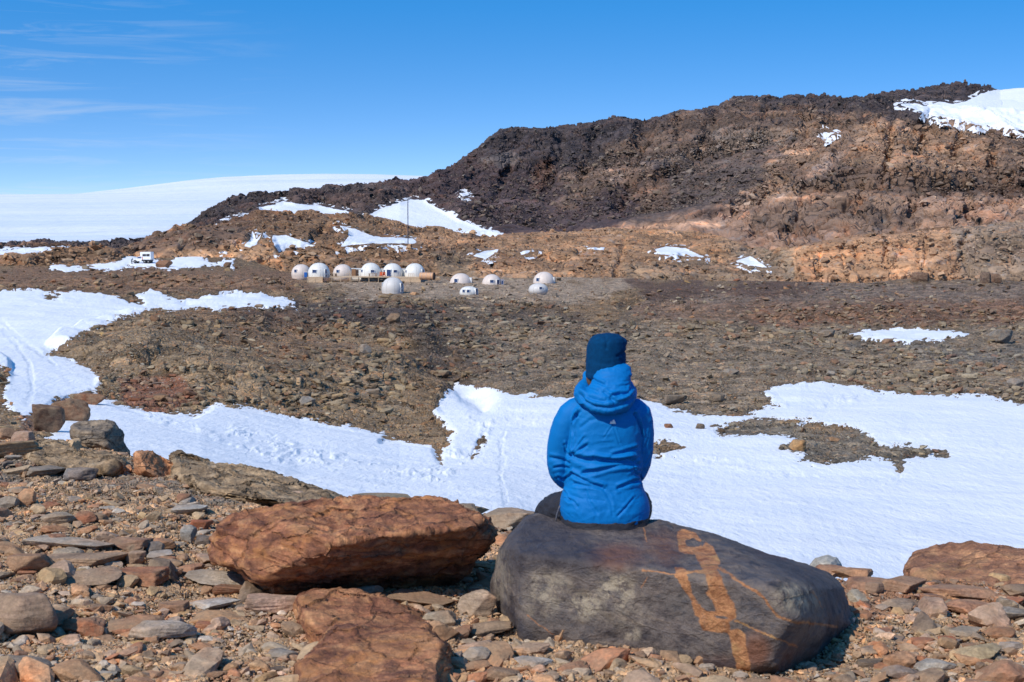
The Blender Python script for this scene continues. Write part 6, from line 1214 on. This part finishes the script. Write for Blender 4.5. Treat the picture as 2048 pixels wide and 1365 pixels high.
# ------------------------------------------------------------------ camper truck
P = samp(L1, 286, 528.5); P[2] += 0.25
t = thing('camper_truck', 'white six-wheeled pickup truck with a tall camper box, parked on the snow', 'truck', P, R(-10))
m_car = simple('white_car_paint', (0.78, 0.78, 0.78), .3, .5, .03, 1); m_tyre = simple('tyre_rubber', (.02, .02, .022), .8); m_rim = simple('rim_grey', (.25, .25, .26), .4); m_drk = simple('dark_trim', (.035, .035, .04), .5)
def prism(name, prof, half, mat, parent, y0=0, bev=.04):
    bm = bmesh.new(); a = [bm.verts.new((x, y0 - half, z)) for x, z in prof]; b = [bm.verts.new((x, y0 + half, z)) for x, z in prof]
    bm.faces.new(a); bm.faces.new(b[::-1])
    for i in range(len(a)): bm.faces.new((a[i], b[i], b[(i + 1) % len(a)], a[(i + 1) % len(a)]))
    bmesh.ops.recalc_face_normals(bm, faces=bm.faces)
    if bev: bmesh.ops.bevel(bm, geom=bm.edges[:], offset=bev, segments=2, profile=.6, affect='EDGES')
    return link(name, bm_mesh(name, bm), mat, parent)
prism('body', [(-2.85, .62), (-2.9, 1.05), (-2.75, 1.22), (-1.75, 1.35), (-1.05, 1.95), (.0, 2.0), (.05, 1.25), (.05, .6)], .95, m_car, t)
prism('windscreen', [(-1.78, 1.38), (-1.13, 1.93), (-1.09, 1.93), (-1.70, 1.36)], .80, m_glass, t, 0, 0).location = (-.05, 0, .015)
for y in (-.955, .955): w_o = prism('side_window', [(-1.45, 1.42), (-1.0, 1.85), (-.1, 1.87), (-.1, 1.42)], .012, m_glass, t, y, 0)
boxo('bed', (1.45, 0, .86), (2.8, 1.9, .34), m_drk, t, .03); boxo('bumper', (-2.92, 0, .62), (.16, 1.85, .28), m_drk, t, .03); boxo('grille', (-2.9, 0, .95), (.1, 1.2, .24), m_drk, t)
for y in (-.75, .75): boxo('headlight', (-2.88, y, .98), (.12, .32, .2), m_frame, t, .03)
cb = prism('camper_box', [(.12, 1.05), (.12, 1.9), (-.35, 2.15), (-.35, 3.25), (2.9, 3.3), (2.95, 1.05)], 1.1, m_car, t, 0, .05)
for x, w_, h_ in ((.95, .95, .5), (2.1, .85, .55)):
    f = boxo('window', (x, -1.12, 2.35), (w_ + .14, .05, h_ + .14), m_drk, cb); 
boxo('stripe', (.35, -1.112, 1.5), (.2, .02, .8), simple('red_paint', (.5, .06, .03), .4), cb)
for x in (-2.0, 1.0, 2.15):
    for y in (-.93, .93):
        bm = bmesh.new(); bmesh.ops.create_cone(bm, cap_ends=True, segments=24, radius1=.47, radius2=.47, depth=.36, matrix=Matrix.Rotation(R(90), 4, 'X')); bmesh.ops.bevel(bm, geom=[e for e in bm.edges if len(e.link_faces) == 2 and e.calc_face_angle(0) > 1], offset=.05, segments=2, affect='EDGES')
        wh = link('wheel', bm_mesh('wheel', bm, False), m_tyre, t); wh.location = (x, y, .47)
        bm = bmesh.new(); bmesh.ops.create_cone(bm, cap_ends=True, segments=18, radius1=.25, radius2=.2, depth=.4, matrix=Matrix.Rotation(R(90), 4, 'X')); link('rim', bm_mesh('rim', bm), m_rim, wh)
# person beside the truck, bending forward to the bonnet
P = samp(L1, 263.5, 529.5); P[2] += 0.25; pt = thing('person', 'tiny person in dark clothes bending forward beside the bonnet of the camper truck', 'person', P)
def small(bm):
    chain(bm, [(-.12, 0, .08, .08), (-.10, 0, .45, .075), (-.05, 0, .85, .10)]); chain(bm, [(.16, .05, .08, .08), (.12, .03, .45, .075), (.03, 0, .85, .10)])
    chain(bm, [(0, 0, .85, .15), (.06, 0, 1.1, .16), (.16, 0, 1.34, .15), (.22, 0, 1.46, .07)]); ball(bm, (.27, 0, 1.60), (.10, .10, .125)); ball(bm, (.36, 0, 1.58), (.02, .02, .025))
    for y in (-.2, .2): chain(bm, [(.14, y, 1.38, .06), (.28, y, 1.14, .05), (.50, y * .8, 1.10, .04), (.58, y * .7, 1.10, .035)]); [chain(bm, [(.58, y * .7 + o, 1.10, .012), (.67, y * .7 + o, 1.07, .01)], 8) for o in (-.03, -.01, .01, .03)]
    for x in (-.12, .16): chain(bm, [(x - .04, 0, .05, .05), (x + .16, 0, .045, .045)])
link('body', voxel('body', small, .016, 2), simple('dark_clothes', (.035, .05, .06), .8), pt)
# tiny summit cairn
P = samp(L3, 1930, 166); bm = bmesh.new()
cairn = thing('cairn', 'tiny stone cairn on the highest point of the mountain', 'cairn', P)
for k, (r_, z_) in enumerate(((1.6, .6), (1.2, 1.7), (.8, 2.6))):
    o = link('cairn_stone', rock_mesh('block', k), None, cairn); o.scale = (r_, r_, .8); o.location = (0, 0, z_); o.color = (.08, .06, .05, 1)
